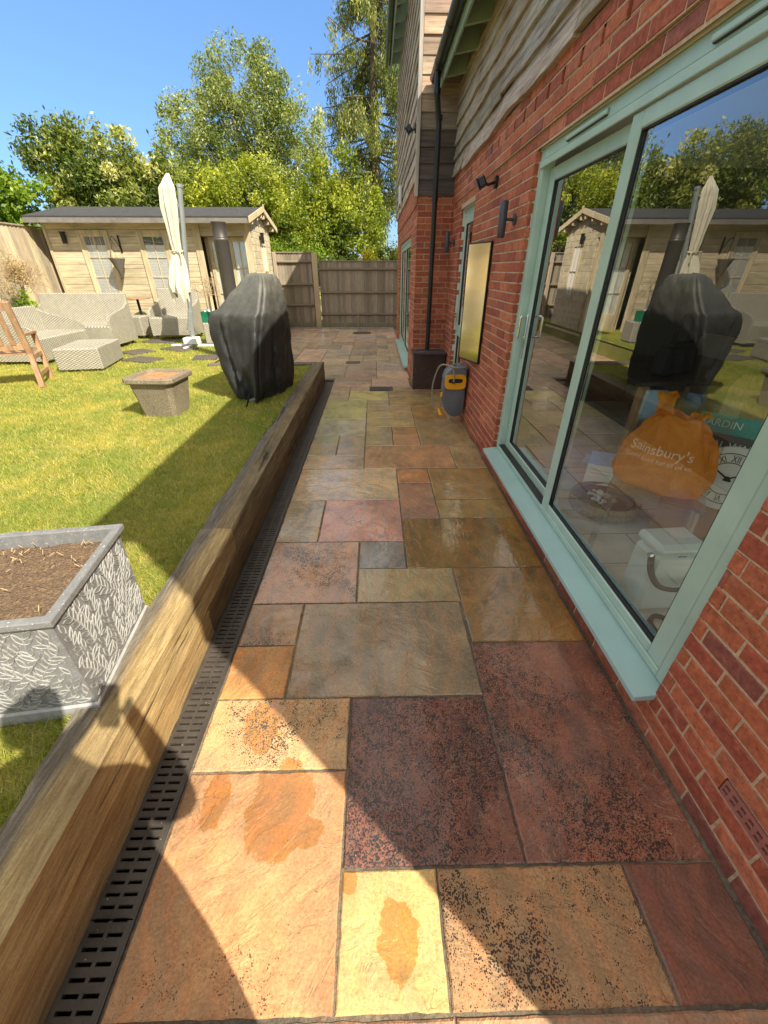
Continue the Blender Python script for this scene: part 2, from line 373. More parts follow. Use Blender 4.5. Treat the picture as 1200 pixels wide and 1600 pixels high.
def m_planter():
    b = NB('lead_planter'); t = b.attr('tone'); n = b.noise(25, 4, .6); n2 = b.noise(140, 2, .5)
    c = b.mix(.6, t, b.ramp(n, [(.3, (.7, .7, .7)), (.7, (1.3, 1.3, 1.3))]), 'MULTIPLY'); c = b.mix(b.ramp(n2, [(.66, 0), (.72, .8)]), c, (.6, .6, .58))
    return b.done(c, .7, b.bump(n2, .3, .002))
def m_granite(name, c, c2, rough=.8):
    b = NB(name); n = b.noise(170, 3, .6); n2 = b.noise(5, 3, .5)
    cc = b.ramp(n, [(.35, tuple(x*.5 for x in c)), (.5, c), (.66, c2)]); cc = b.mix(.5, cc, b.ramp(n2, [(.3, (.7, .7, .7)), (.7, (1.25, 1.25, 1.25))]), 'MULTIPLY')
    return b.done(cc, rough, b.bump(n, .4, .003))
def m_soil():
    b = NB('compost'); n = b.noise(110, 5, .75); v = b.vor(130)
    return b.done(b.ramp(n, [(.3, (.06, .035, .02)), (.55, (.20, .13, .075)), (.72, (.42, .30, .18))]), .95, b.bump(b.math('ADD', n, v), .9, .007))
def m_cover():
    b = NB('vinyl_cover'); n = b.noise(3, 4, .6); f = b.noise(90, 3, .6); t = b.noise(14, 4, .65)
    sep = b.n('SeparateXYZ'); b.l(b.tc.outputs['Object'], sep.inputs[0])
    hz = b.math('MULTIPLY_ADD', sep.outputs[2], .9, -.70, clamp=True)     # dusty, faded towards the top where rain and pollen settle
    c = b.mix(b.math('MULTIPLY', hz, b.ramp(t, [(.3, .55), (.7, 1)])), (.022, .023, .024), (.30, .30, .24))
    c = b.mix(b.ramp(f, [(.62, 0), (.7, .25)]), c, (.2, .2, .15))
    return b.done(c, b.math('MULTIPLY_ADD', n, .25, .42), b.bump(t, .35, .02, b.bump(f, .15, .002)), spec=.6)
def m_clear(name):
    b = NB(name); lw = b.n('LayerWeight'); lw.inputs[0].default_value = .35
    gl = b.n('BsdfGlossy'); gl.inputs['Roughness'].default_value = .15; gl.inputs['Color'].default_value = (.9, .95, .95, 1)
    tr = b.n('BsdfTransparent'); tr.inputs[0].default_value = (.87, .90, .90, 1)
    n = b.noise(20, 2, .5); b.inp(lw.inputs['Normal'], b.bump(n, .05, .01))
    mx = b.n('MixShader'); b.l(b.math('MULTIPLY_ADD', lw.outputs['Facing'], .45, .05, clamp=True), mx.inputs[0]); b.l(tr.outputs[0], mx.inputs[1]); b.l(gl.outputs[0], mx.inputs[2]); b.l(mx.outputs[0], b.out.inputs[0]); return b.m
def m_bag():
    b = NB('orange_polythene'); n = b.noise(9, 5, .65, None, 1.0)
    mm = b.done(b.ramp(n, [(.3, (.80, .24, .01)), (.7, (1.0, .40, .03))]), .32, b.bump(n, .7, .05), spec=.6)
    d = b.n('BsdfTranslucent'); d.inputs[0].default_value = (1, .35, .03, 1); mx = b.n('MixShader'); mx.inputs[0].default_value = .35
    b.l(b.b.outputs[0], mx.inputs[1]); b.l(d.outputs[0], mx.inputs[2]); b.l(mx.outputs[0], b.out.inputs[0]); return mm
def m_clad():
    b = NB('weathered_oak'); v = b.vec('Object', (1, .06, 1)); n = b.noise(55, 6, .75, v, .4); n2 = b.noise(2.0, 4, .6); 
    c = b.ramp(n, [(.28, (.16, .125, .095)), (.5, (.38, .34, .29)), (.72, (.62, .59, .54))])
    c = b.mix(b.ramp(n2, [(.46, .0), (.66, .5)]), c, b.ramp(n, [(.3, (.10, .055, .03)), (.7, (.36, .22, .12))]))
    c = b.mix(b.ramp(b.noise(14, 4, .6, b.vec('Object', (1, .04, 1)), .7), [(.34, .85), (.40, 0)]), c, (.04, .03, .022))
    c = b.mix(1., c, b.attr('tone'), 'MULTIPLY')
    return b.done(c, .85, b.bump(n, .7, .006))

BRICK, MORTAR, SLAB = m_brick(), m_mortar(), m_slab()
CLAD = m_clad()
SAGE = simple('sage_upvc', (.41, .57, .49), .33, .10, 5, bstr=.05)
SAGED = simple('sage_paint', (.27, .36, .25), .6, .12, 5, bstr=.1)
SILLP = simple('sky_tinted_sill', (.36, .54, .52), .35, .08, 3, bstr=.04)  # sage paint with the bluish sky reflection put into its colour
BLACK = simple('black_plastic', (.012, .013, .014), .35, .2, 5, bstr=.06)
RUBBER = simple('black_rubber', (.015, .015, .016), .5, .15, 8)
DGREY = simple('dark_grey_metal', (.075, .085, .11), .42, .15, 6, metal=.3)
CHROME = simple('chrome', (.75, .75, .75), .15, .05, 8, metal=1, bstr=.02)
GLASS = m_glass('double_glazing')
CLEAR = m_clear('clear_acrylic')
LEADP, SOILM = m_planter(), m_soil()
WICK = m_wicker()
COVER = m_cover()
def m_sleeper():
    b = NB('oak_sleeper'); v = b.vec('Object', (1, .07, 1)); n = b.noise(75, 7, .75, v, .5); n2 = b.noise(5, 4, .65, b.vec('Object', (1, .35, 1))); cr = b.noise(16, 4, .6, b.vec('Object', (1, .035, 1)), .8); f = b.noise(150, 3, .6)
    c = b.ramp(n, [(.28, (.15, .105, .055)), (.5, (.34, .27, .155)), (.74, (.54, .47, .31))])
    c = b.mix(.85, c, b.ramp(n2, [(.3, (.55, .52, .50)), (.7, (1.35, 1.3, 1.15))]), 'MULTIPLY'); c = b.mix(1., c, b.attr('tone'), 'MULTIPLY')
    sep = b.n('SeparateXYZ'); b.l(b.tc.outputs['Object'], sep.inputs[0])
    # silvered, lichen-dark weathering along the inner part of the top
    topm = b.math('GREATER_THAN', sep.outputs[2], .318)
    w = b.math('MULTIPLY', topm, b.ramp(b.math('ADD', b.math('MULTIPLY', sep.outputs[0], -9.0), b.math('MULTIPLY', b.math('SUBTRACT', n2, .5), 1.6)), [(.0, 0), (.42, 1)]))
    grey = b.ramp(n, [(.3, (.045, .040, .036)), (.55, (.15, .14, .125)), (.75, (.36, .35, .33))])
    c = b.mix(b.math('MULTIPLY', w, .8), c, grey)
    c = b.mix(b.ramp(cr, [(.33, .92), (.375, 0)]), c, (.018, .011, .006)); c = b.mix(.4, c, b.ramp(f, [(.3, (.6, .6, .6)), (.7, (1.3, 1.3, 1.3))]), 'MULTIPLY')
    return b.done(c, .85, b.bump(b.math('ADD', b.math('MULTIPLY', n, .8), b.math('MULTIPLY', b.ramp(cr, [(.32, 0), (.40, 1)]), 1.2)), .8, .008, b.bump(f, .3, .002)))
SLEEP = m_sleeper()
SHEDW = m_wood('shed_pine', (.48, .40, .25), (.62, .54, .36), (.72, .65, .47), 1, 'X', .8, 35, tone=True, bstr=.25)
SHEDT = m_wood('shed_trim', (.50, .41, .25), (.62, .53, .34), (.70, .62, .44), 1, 'Z', .75, 35, bstr=.2)
TEAK = m_wood('teak', (.26, .14, .07), (.40, .24, .13), (.55, .38, .23), 1, 'Z', .6, 40, bstr=.3)
FENCEB = m_fence('fence_boards', (.40, .345, .27), .80)
FENCEL = m_fence('side_fence_boards', (.50, .42, .29), .35)
FELT = m_granite('roof_felt', (.040, .041, .043), (.10, .10, .10), .9)
BARK = m_wood('bark', (.05, .035, .022), (.12, .09, .06), (.22, .18, .13), 1, 'Z', .9, 25)
WHITE = simple('white_paint', (.78, .79, .78), .35, .04, 4, bstr=.03)
STONEP = m_granite('cast_stone', (.22, .18, .12), (.42, .36, .26))
SLATEM = m_granite('slate', (.09, .075, .062), (.18, .15, .12))

# ------------------------------------------------------------------ ground, paving
g = MB(); n = 24
for i in range(n):
    for j in range(n):
        x0, x1 = -150+i*300/n, -150+(i+1)*300/n; y0, y1 = -150+j*300/n, -150+(j+1)*300/n
        g.poly([(x0, y0, -.05), (x1, y0, -.05), (x1, y1, -.05), (x0, y1, -.05)])
struct(g.build('ground', m_lawn(), uv=False))
g = MB(); g.box(-.735, 1.3, -3.2, 7.2, -.04, -.006); g.box(-3.2, 1.3, 7.2, 14.9, -.04, -.0065)
def m_joint():
    b = NB('joint_sand'); n = b.noise(80, 4, .7); n2 = b.noise(1.5, 3, .6)
    c = b.mix(b.ramp(n2, [(.36, 0), (.5, 1)]), b.ramp(n, [(.3, (.14, .11, .075)), (.7, (.34, .27, .18))]), b.ramp(n, [(.3, (.06, .05, .04)), (.7, (.18, .15, .11))]))
    return b.done(c, .9, b.bump(n, 1, .006))
struct(g.build('path_bedding', m_joint()))

X0, XA, XB, XC, XD, XE, X1 = -.725, -.425, -.125, .19, .49, .785, 1.085
slabs = [  # x0,x1,y0,y1,colour,wet,speck
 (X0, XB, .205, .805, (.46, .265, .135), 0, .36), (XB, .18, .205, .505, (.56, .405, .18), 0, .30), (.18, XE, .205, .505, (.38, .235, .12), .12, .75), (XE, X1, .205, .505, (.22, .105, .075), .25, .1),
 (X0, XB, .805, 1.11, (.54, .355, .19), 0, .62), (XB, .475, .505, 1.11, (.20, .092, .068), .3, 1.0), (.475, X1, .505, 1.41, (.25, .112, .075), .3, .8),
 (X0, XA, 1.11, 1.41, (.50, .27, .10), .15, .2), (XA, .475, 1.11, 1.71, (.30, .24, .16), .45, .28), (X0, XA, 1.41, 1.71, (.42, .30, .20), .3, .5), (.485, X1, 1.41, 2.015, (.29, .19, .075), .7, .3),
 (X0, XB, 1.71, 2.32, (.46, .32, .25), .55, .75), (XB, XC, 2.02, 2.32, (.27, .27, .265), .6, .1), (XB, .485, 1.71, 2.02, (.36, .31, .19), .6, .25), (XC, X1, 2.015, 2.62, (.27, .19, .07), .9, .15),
 (X0, XA, 2.32, 2.92, (.42, .36, .25), .8, .15), (XA, XC, 2.32, 2.92, (.52, .33, .30), .7, .4), (XC, XD, 2.62, 3.225, (.36, .25, .20), .8, .1), (XD, X1, 2.62, 2.92, (.36, .29, .14), .9, .1),
 (XD, X1, 2.92, 3.525, (.36, .28, .14), .9, .1), (XC, XD, 3.225, 3.525, (.48, .30, .17), .9, .1), (X0, XC, 2.92, 3.54, (.58, .50, .38), 1, .1),
 (X0, XB, 3.54, 3.86, (.50, .41, .31), .9, .05), (XB, XE, 3.535, 4.12, (.52, .36, .23), .9, .05), (XE, X1, 3.53, 4.12, (.42, .37, .24), .9, .05),
 (X0, XA, 3.86, 4.165, (.30, .25, .17), .9, .05), (XA, XB, 3.86, 4.45, (.30, .26, .22), .9, .05), (X0, XA, 4.165, 4.45, (.30, .28, .20), .9, 0),
 (XB, XC, 4.12, 4.74, (.33, .29, .19), .9, 0), (XC, XD, 4.12, 4.44, (.36, .25, .17), .9, 0), (XC, XD, 4.44, 4.74, (.33, .23, .13), .9, 0), (XD, X1, 4.12, 5.02, (.30, .26, .16), .9, .05),
 (X0, XB, 4.45, 5.05, (.36, .36, .33), .9, 0), (XB, XD, 4.74, 5.34, (.36, .31, .18), .8, 0), (XD, X1, 5.02, 5.63, (.32, .24, .12), .9, 0), (XB, XD, 5.34, 5.63, (.33, .26, .18), .8, 0),
 (X0, XB, 5.05, 5.94, (.38, .39, .24), .8, 0), (XB, XC, 5.63, 5.94, (.36, .30, .22), .8, 0), (XC, X1, 5.63, 6.16, (.31, .26, .14), .9, 0), (-.41, XC, 5.94, 6.43, (.42, .40, .22), .7, 0), (X0, -.41, 5.94, 6.43, (.36, .31, .25), .6, 0),
 (XC, X1, 6.16, 6.45, (.28, .22, .15), .9, 0), (X0, -.41, 6.43, 6.72, (.38, .30, .24), .6, 0), (-.41, -.1, 6.43, 6.72, (.33, .27, .21), .6, 0), (.27, X1, 6.45, 6.72, (.31, .25, .18), .8, 0)]
pal = [(.34, .28, .22), (.38, .29, .23), (.34, .30, .22), (.31, .27, .24), (.40, .33, .25), (.28, .24, .19), (.36, .32, .23), (.36, .27, .21)]
def fill(xa, xb, ya, yb, u, wet):
    nx, ny = round((xb-xa)/u), round((yb-ya)/u); used = set(); ux, uy = (xb-xa)/nx, (yb-ya)/ny
    for j in range(ny):
        for i in range(nx):
            if (i, j) in used: continue
            for (a, b) in rnd.sample([(3, 2), (2, 2), (2, 1), (1, 2), (2, 3), (2, 2)], 6)+[(1, 1)]:
                cells = [(i+p, j+q) for p in range(a) for q in range(b)]
                if all(c[0] < nx and c[1] < ny and c not in used for c in cells): break
            used.update(cells); c = rnd.choice(pal); k = rnd.uniform(.8, 1.15)
            slabs.append((xa+i*ux, xa+(i+a)*ux, ya+j*uy, ya+(j+b)*uy, tuple(x*k for x in c), wet*rnd.uniform(.5, 1), rnd.uniform(0, .12)))
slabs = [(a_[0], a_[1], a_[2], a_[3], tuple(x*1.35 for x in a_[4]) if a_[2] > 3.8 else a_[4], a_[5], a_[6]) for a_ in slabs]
pal = [tuple(x*1.3 for x in p_) for p_ in pal]
fill(X0-.0, .57, 6.72, 7.32, .3, .6)
fill(-2.9, .60, 7.32, 14.3, .304, .55)
for (a, b, c, d) in ((X0, XA, -.7, .203), (XA, XC, -.4, .203), (XC, X1, -.4, .203), (X0, X1, -1.3, -.71), (XA, XC, -.70, -.41), (XC, X1, -.70, -.41), (X0, X1, -2.2, -1.31)):
    slabs.append((a, b, c, d, (.42, .27, .17), .1, .3))
me = MB(); wl, sl, shl = [], [], []
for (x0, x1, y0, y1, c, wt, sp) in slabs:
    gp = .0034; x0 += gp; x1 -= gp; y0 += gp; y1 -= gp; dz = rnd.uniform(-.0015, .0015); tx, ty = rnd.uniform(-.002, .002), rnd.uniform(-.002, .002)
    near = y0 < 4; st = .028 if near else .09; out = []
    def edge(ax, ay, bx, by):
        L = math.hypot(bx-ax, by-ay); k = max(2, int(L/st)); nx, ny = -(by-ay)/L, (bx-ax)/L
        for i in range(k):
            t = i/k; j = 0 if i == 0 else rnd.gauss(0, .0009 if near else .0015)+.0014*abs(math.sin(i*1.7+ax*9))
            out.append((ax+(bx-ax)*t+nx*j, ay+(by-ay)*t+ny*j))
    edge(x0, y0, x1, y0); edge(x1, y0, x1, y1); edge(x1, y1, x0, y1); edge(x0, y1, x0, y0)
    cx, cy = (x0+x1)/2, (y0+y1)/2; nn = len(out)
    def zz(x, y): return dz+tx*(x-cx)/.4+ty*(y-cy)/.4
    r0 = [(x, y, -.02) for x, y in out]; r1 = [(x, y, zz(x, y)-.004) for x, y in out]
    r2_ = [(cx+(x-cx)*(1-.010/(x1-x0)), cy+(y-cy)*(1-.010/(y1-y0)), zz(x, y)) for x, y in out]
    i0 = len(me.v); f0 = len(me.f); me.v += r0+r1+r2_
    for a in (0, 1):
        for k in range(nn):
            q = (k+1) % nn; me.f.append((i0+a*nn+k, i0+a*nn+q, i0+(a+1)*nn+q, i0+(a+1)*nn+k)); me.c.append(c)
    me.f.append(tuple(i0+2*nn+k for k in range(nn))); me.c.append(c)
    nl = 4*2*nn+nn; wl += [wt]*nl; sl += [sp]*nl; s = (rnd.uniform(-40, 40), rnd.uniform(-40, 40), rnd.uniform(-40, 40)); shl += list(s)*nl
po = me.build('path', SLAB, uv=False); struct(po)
for nm, ty, L, k in (('wet', 'FLOAT', wl, 'value'), ('speck', 'FLOAT', sl, 'value'), ('shift', 'FLOAT_VECTOR', shl, 'vector')):
    a = po.data.attributes.new(nm, ty, 'CORNER'); a.data.foreach_set(k, L)
# gravel margin at the foot of the back fence
V = []; Fc = []
rg = np.random.default_rng(3)
for i in range(1500):
    x, y = rg.uniform(-2.9, .6), rg.uniform(14.32, 14.52); r = rg.uniform(.008, .02); a = rg.uniform(0, 6.28); k = len(V)
    for t in range(4): V.append((x+r*math.cos(a+t*1.57)*rg.uniform(.6, 1), y+r*math.sin(a+t*1.57)*rg.uniform(.6, 1), rg.uniform(.0, .01)))
    V.append((x, y, .012+r*.6))
    for t in range(4): Fc.append((k+t, k+(t+1) % 4, k+4))
gr_ = fast_mesh('gravel', np.array(V), np.array(Fc), m_granite('gravel_stone', (.40, .36, .30), (.62, .58, .52))); stuff(gr_)

# ------------------------------------------------------------------ channel drain
DR = simple('drain_plastic', (.075, .064, .054), .42, .35, 9, bstr=.3, bscale=90)
dt = thing('channel_drain', 'long black slotted channel drain running along the foot of the sleepers', 'drain', (-.80, 2, 0))
L0, L1 = -1.6, 7.03
def in_local(t, mb):
    lx, ly, lz = t.location; mb.v = [(x-lx, y-ly, z-lz) for x, y, z in mb.v]; return mb
tr = MB(); tr.box(-.868, -.862, L0, L1, -.05, .004); tr.box(-.735, -.729, L0, L1, -.05, .004); tr.box(-.862, -.735, L0, L1, -.06, -.05)
in_local(dt, tr).build('channel', DR, dt)
y = L0
while y < L1-.02:
    ye = min(y+1.0, L1); gm = MB(); yy = y+.006
    gm.box(-.861, -.8475, y+.002, ye-.002, -.018, .003); gm.box(-.7495, -.736, y+.002, ye-.002, -.018, .003); gm.box(-.804, -.793, y+.002, ye-.002, -.016, .0025)
    pitch = .0285
    k = int((ye-y-.008)/pitch)
    for i in range(k):
        yb = y+.004+i*pitch
        gm.bbox(-.853, -.802, yb, yb+.0200, -.013, .0022, .0015); gm.bbox(-.795, -.744, yb, yb+.0200, -.013, .0022, .0015)
    gm.bbox(-.853, -.744, y+.004+k*pitch, ye-.004, -.013, .0022, .002) if ye-y-.008-k*pitch > .005 else None
    in_local(dt, gm).build('grate', DR, dt); y += 1.0

rg = np.random.default_rng(17); V = []; Fc = []
for i in range(150):                                 # grit and crumbs lying on the drain and the paving
    if i < 60: x, y = rg.uniform(-.86, -.74), rg.uniform(.1, 3)
    else: x, y = rg.uniform(-.7, 1.05), rg.uniform(.2, 4)
    r = rg.uniform(.0012, .0035); a = rg.uniform(0, 6.28); k = len(V); z_ = .003
    for t in range(4): V.append((x+r*math.cos(a+t*1.57)*rg.uniform(.6, 1), y+r*math.sin(a+t*1.57)*rg.uniform(.6, 1), z_))
    V.append((x, y, z_+r*.8)); V.append((x, y, z_-r*.5))
    for t in range(4): Fc.append((k+t, k+(t+1) % 4, k+4)); Fc.append((k+(t+1) % 4, k+t, k+5))
stuff(fast_mesh('grit', np.array(V), np.array(Fc), m_granite('grit_stone', (.45, .38, .28), (.7, .64, .52))))
# ------------------------------------------------------------------ sleeper retaining wall
sw = thing('sleeper_wall', 'weathered oak sleeper wall holding up the lawn beside the channel drain', 'retaining wall', (-.96, 3, 0))
def sleeper(y0, y1, z0, z1, xo, tone, par, axis='Y', x0=None):
    mb = MB(); ny = int((y1-y0)/.06); prof = []
    W = .185; pr = [(0, 0), (0, .25), (0, .5), (0, .75), (0, 1), (.012, 1.0), (.25, 1), (.5, 1), (.75, 1), (1, 1), (1, 0)]
    rows = []
    for j in range(ny+1):
        yy = y0+(y1-y0)*j/ny; row = []
        for (a, b) in pr:
            x = xo-a*W; z = z0+(z1-z0)*b
            if b == 1 and a == 0: z -= .010
            if a < .01: x += .005*math.sin(yy*2.3+b*3)+rnd.gauss(0, .0010)-(.004 if b == .75 else 0)
            if b == 1: z += .003*math.sin(yy*3.1+a*4)+rnd.gauss(0, .0010)
            if a == 1: x += .008*math.sin(yy*5)+rnd.gauss(0, .004)
            row.append((x, yy, z) if axis == 'Y' else (yy, x, z))
        rows.append(row)
    m_ = len(pr); i0 = len(mb.v)
    for r_ in rows: mb.v += r_
    for j in range(ny):
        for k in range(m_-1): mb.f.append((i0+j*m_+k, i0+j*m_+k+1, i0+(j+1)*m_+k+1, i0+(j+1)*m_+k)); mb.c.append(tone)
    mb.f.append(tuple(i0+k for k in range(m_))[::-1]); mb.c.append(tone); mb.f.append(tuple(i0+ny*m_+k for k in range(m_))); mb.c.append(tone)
    if axis == 'X': mb.f = [f[::-1] for f in mb.f]
    return in_local(sw, mb).build('sleeper', SLEEP, par, smooth=35, uv=False)
tn = [(1.05, 1, .95), (1.25, 1.15, 1.0), (.8, .75, .72), (.72, .68, .66)]
ys = [-1.6, .2, 2.05, 4.45, 7.045]
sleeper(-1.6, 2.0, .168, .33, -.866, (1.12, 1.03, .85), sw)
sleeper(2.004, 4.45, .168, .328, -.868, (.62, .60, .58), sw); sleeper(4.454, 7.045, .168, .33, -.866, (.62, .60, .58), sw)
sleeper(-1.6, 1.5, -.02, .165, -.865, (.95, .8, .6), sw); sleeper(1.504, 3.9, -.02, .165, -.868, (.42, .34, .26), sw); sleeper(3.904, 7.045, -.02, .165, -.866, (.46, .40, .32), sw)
sleeper(-2.75, -1.06, .15, .325, 7.045, (.5, .47, .42), sw, 'X'); sleeper(-2.75, -1.06, -.02, .148, 7.045, (.45, .4, .35), sw, 'X')

# ------------------------------------------------------------------ lawn
LZ = .295
g = MB()
def lawn_patch(xa, xb, ya, yb):
    nx, ny = max(1, int((xb-xa)/.5)), max(1, int((yb-ya)/.5))
    for i in range(nx):
        for j in range(ny):
            P = [(xa+(xb-xa)*(i+a)/nx, ya+(yb-ya)*(j+b)/ny) for a, b in ((0, 0), (1, 0), (1, 1), (0, 1))]
            g.poly([(x, y, LZ+.008*math.sin(x*1.3)*math.sin(y*.9)) for x, y in P])
lawn_patch(-7.7, -1.045, -3, 6.87); lawn_patch(-7.7, -2.75, 6.87, 14.4)
g.box(-7.7, -1.06, -3, 6.86, -.04, LZ-.03); g.box(-7.7, -2.76, 6.87, 14.4, -.04, LZ-.03)
struct(g.build('lawn', m_lawn(), uv=False))
def grass(name, regions, seed):
    rg = np.random.default_rng(seed); Vs = []; Fs = []; Ts = []; base = 0
    for (xa, xb, ya, yb, dens, h, wd) in regions:
        n_ = int((xb-xa)*(yb-ya)*dens); x = rg.uniform(xa, xb, n_); y = rg.uniform(ya, yb, n_)
        keep = ~((x < -7.55))
        x = x[keep]; y = y[keep]; n_ = len(x)
        a = rg.uniform(0, 2*np.pi, n_); hh = h*rg.uniform(.5, 1.25, n_); lean = rg.uniform(.2, 1.1, n_)*hh; la = rg.uniform(0, 2*np.pi, n_)
        z0 = LZ-.004+.008*np.sin(x*1.3)*np.sin(y*.9); w_ = wd*rg.uniform(.6, 1.3, n_)
        dx, dy = np.cos(a)*w_, np.sin(a)*w_
        P = np.stack([np.stack([x-dx, y-dy, z0], 1), np.stack([x+dx, y+dy, z0], 1),
                      np.stack([x+np.cos(la)*lean, y+np.sin(la)*lean, z0+hh], 1)], 1).reshape(-1, 3)
        Vs.append(P); Fs.append(np.arange(n_*3).reshape(-1, 3)+base); base += n_*3
        t = np.clip(rg.normal(.48, .27, n_), 0, 1); t = np.where(rg.random(n_) < .12, .95, t); Ts.append(np.repeat(t, 3)+np.tile([-.12, -.12, .12], n_))
    return stuff(fast_mesh(name, np.concatenate(Vs), np.concatenate(Fs), m_grass(), np.clip(np.concatenate(Ts), 0, 1)))
grass('grass', [(-2.6, -1.045, -.1, 2.4, 24000, .030, .0017), (-2.6, -1.045, -.1, 3.0, 2200, .052, .0016), (-4.4, -1.045, 2.4, 5.0, 10500, .032, .0026), (-5, -1.045, 2.4, 6.9, 700, .060, .0024), (-7.6, -4.4, 1.0, 5.0, 2500, .03, .004), (-7.5, -2.6, -2.5, 1.0, 2600, .03, .004), (-4.4, -2.6, 1.0, 2.4, 7000, .03, .0028), (-2.6, -1.045, -2.5, -.1, 7000, .03, .0028), (-7.6, -1.045, 5.0, 6.98, 6000, .030, .0036), (-7.6, -2.8, 6.98, 11.0, 3800, .034, .005),
                (-1.10, -1.035, -.1, 6.9, 9000, .045, .002), (-7.6, -2.8, 11.0, 14.3, 400, .05, .006)], 5)

# ------------------------------------------------------------------ house
house = thing('house', 'red brick house with grey weathered timber boards above and sage green doors', 'house', (1.3, 3, 0))
HX = 1.10; CR = .0715; BL = .231; Z0B = -.0125
def hb(mb, name, mat, par=None, **k): return in_local(house, mb).build(name, mat, par or house, **k)
def bricks(mb, mo, to3, u0, u1, z0, z1, holes=(), seed=1, proud=0, off=0, quoin=True):
    """to3(u, z, d): point on wall plane, d = distance out of the wall"""
    rr = random.Random(seed); i = math.floor((z0-Z0B)/CR)
    while Z0B+i*CR < z1-.01:
        za, zb = Z0B+i*CR, Z0B+(i+1)*CR; a = max(za, z0)+.005; b = min(zb, z1)-.005
        u = u0-(BL/2 if (i+off) % 2 else 0)
        while u < u1:
            s0, s1 = max(u, u0)+(.005 if u > u0+.001 else 0), min(u+BL, u1)-(.005 if u+BL < u1-.001 else 0)
            segs = [(s0, s1)]
            for (hu0, hu1, hz0, hz1) in holes:
                if b-.01 > hz0 and a+.01 < hz1:
                    ns = []
                    for (p, q) in segs:
                        if q <= hu0 or p >= hu1: ns.append((p, q))
                        else:
                            if p < hu0: ns.append((p, hu0))
                            if q > hu1: ns.append((hu1, q))
                    segs = ns
            for (p, q) in segs:
                if q-p < .02 or b-a < .015: continue
                k = rr.random(); base = (.40, .115, .052) if k < .45 else ((.33, .080, .045) if k < .75 else ((.45, .145, .075) if k < .95 else (.27, .085, .065)))
                v = rr.uniform(.92, 1.24); c = tuple(x*v for x in base); d = proud+rr.uniform(-.0012, .0022); e = .0035
                jit = lambda: rr.uniform(-.0014, .0014)
                o4 = [(p+jit(), a+jit()), (q+jit(), a+jit()), (q+jit(), b+jit()), (p+jit(), b+jit())]
                i4 = [(p+e, a+e), (q-e, a+e), (q-e, b-e), (p+e, b-e)]
                vs = [to3(x, z, -.02) for x, z in o4]+[to3(x, z, d-.003) for x, z in o4]+[to3(x, z, d) for x, z in i4]
                fs = [(8, 9, 10, 11)]+[(4+k_, 4+(k_+1) % 4, 8+(k_+1) % 4, 8+k_) for k_ in range(4)]+[(k_, (k_+1) % 4, 4+(k_+1) % 4, 4+k_) for k_ in range(4)]
                mb.add(vs, fs, c)
            u += BL
        i += 1
    # mortar bed
    us = sorted({u0, u1, *[h[0] for h in holes], *[h[1] for h in holes]}); us = [u for u in us if u0 <= u <= u1]
    for a, b in zip(us, us[1:]):
        m_ = (a+b)/2; cuts = [z0]; hs = sorted([h for h in holes if h[0] < m_ < h[1]], key=lambda h: h[2])
        for h in hs: cuts += [h[2], h[3]]
        cuts.append(z1)
        for k in range(0, len(cuts), 2):
            if cuts[k+1]-cuts[k] > .002:
                q = [to3(a, cuts[k], proud-.0035), to3(b, cuts[k], proud-.0035), to3(b, cuts[k+1], proud-.0035), to3(a, cuts[k+1], proud-.0035)]
                mo.poly(q)
DY0, DY1, DZ0, DZ1 = .965, 3.545, .175, 2.338       # patio door opening
EY0, EY1, EZ0, EZ1 = 5.46, 6.28, .03, 2.30          # single glazed door
AB = (.40, .625, .2018, .2735)                      # air brick
YE, YC = -.47, 6.90                                 # near end of the house, inner corner
BX = .598                                           # face of the projecting block
br = MB(); mo = MB()
wallx = lambda u, z, d: (HX-d, u, z)
bricks(br, mo, wallx, YE, YC, -.0125, 2.4175, [(DY0, DY1, DZ0, DZ1), (EY0, EY1, EZ0, EZ1), AB], 2)
bricks(br, mo, wallx, YE, YC, 2.4175, 2.489, (), 3, proud=.016); bricks(br, mo, wallx, YE, YC, 2.489, 2.5605, (), 4, proud=.016, off=0)
bricks(br, mo, wallx, YE, YC, 2.632, 2.70, (), 6, proud=.018)
u = YE
while u < YC-.2:                                     # dentil course: gaps between stretchers
    bricks(br, mo, wallx, u, u+.192, 2.5605, 2.632, (), int(u*100)+900, proud=.018); mo.poly([wallx(u+.19, 2.56, -.02), wallx(u+BL, 2.56, -.02), wallx(u+BL, 2.632, -.02), wallx(u+.19, 2.632, -.02)]); u += BL
# underside lips of the proud band
mo.poly([(HX, YE, 2.4175), (HX, YC, 2.4175), (HX-.012, YC, 2.4175), (HX-.012, YE, 2.4175)])
# end wall facing the sun, behind the camera
endw = lambda u, z, d: (u, YE-d, z)
FILL_WIN = (1.7, 5.0, .25, 2.35)  # opening of the window added to let light into the room
bricks(br, mo, endw, HX, 5.3, -.0125, 2.70, [FILL_WIN], 7)
# reveals of the patio door and the single door
for (a, b, c, d) in ((DY0, DY1, DZ0, DZ1), (EY0, EY1, EZ0, EZ1)):
    for yy, s in ((a, 1), (b, -1)):
        f = (lambda yy, s: (lambda u, z, dd: (HX+u, yy+s*dd, z)))(yy, s)
        bricks(br, mo, f, 0, .102, max(c, -.0125), d, (), int(yy*50))
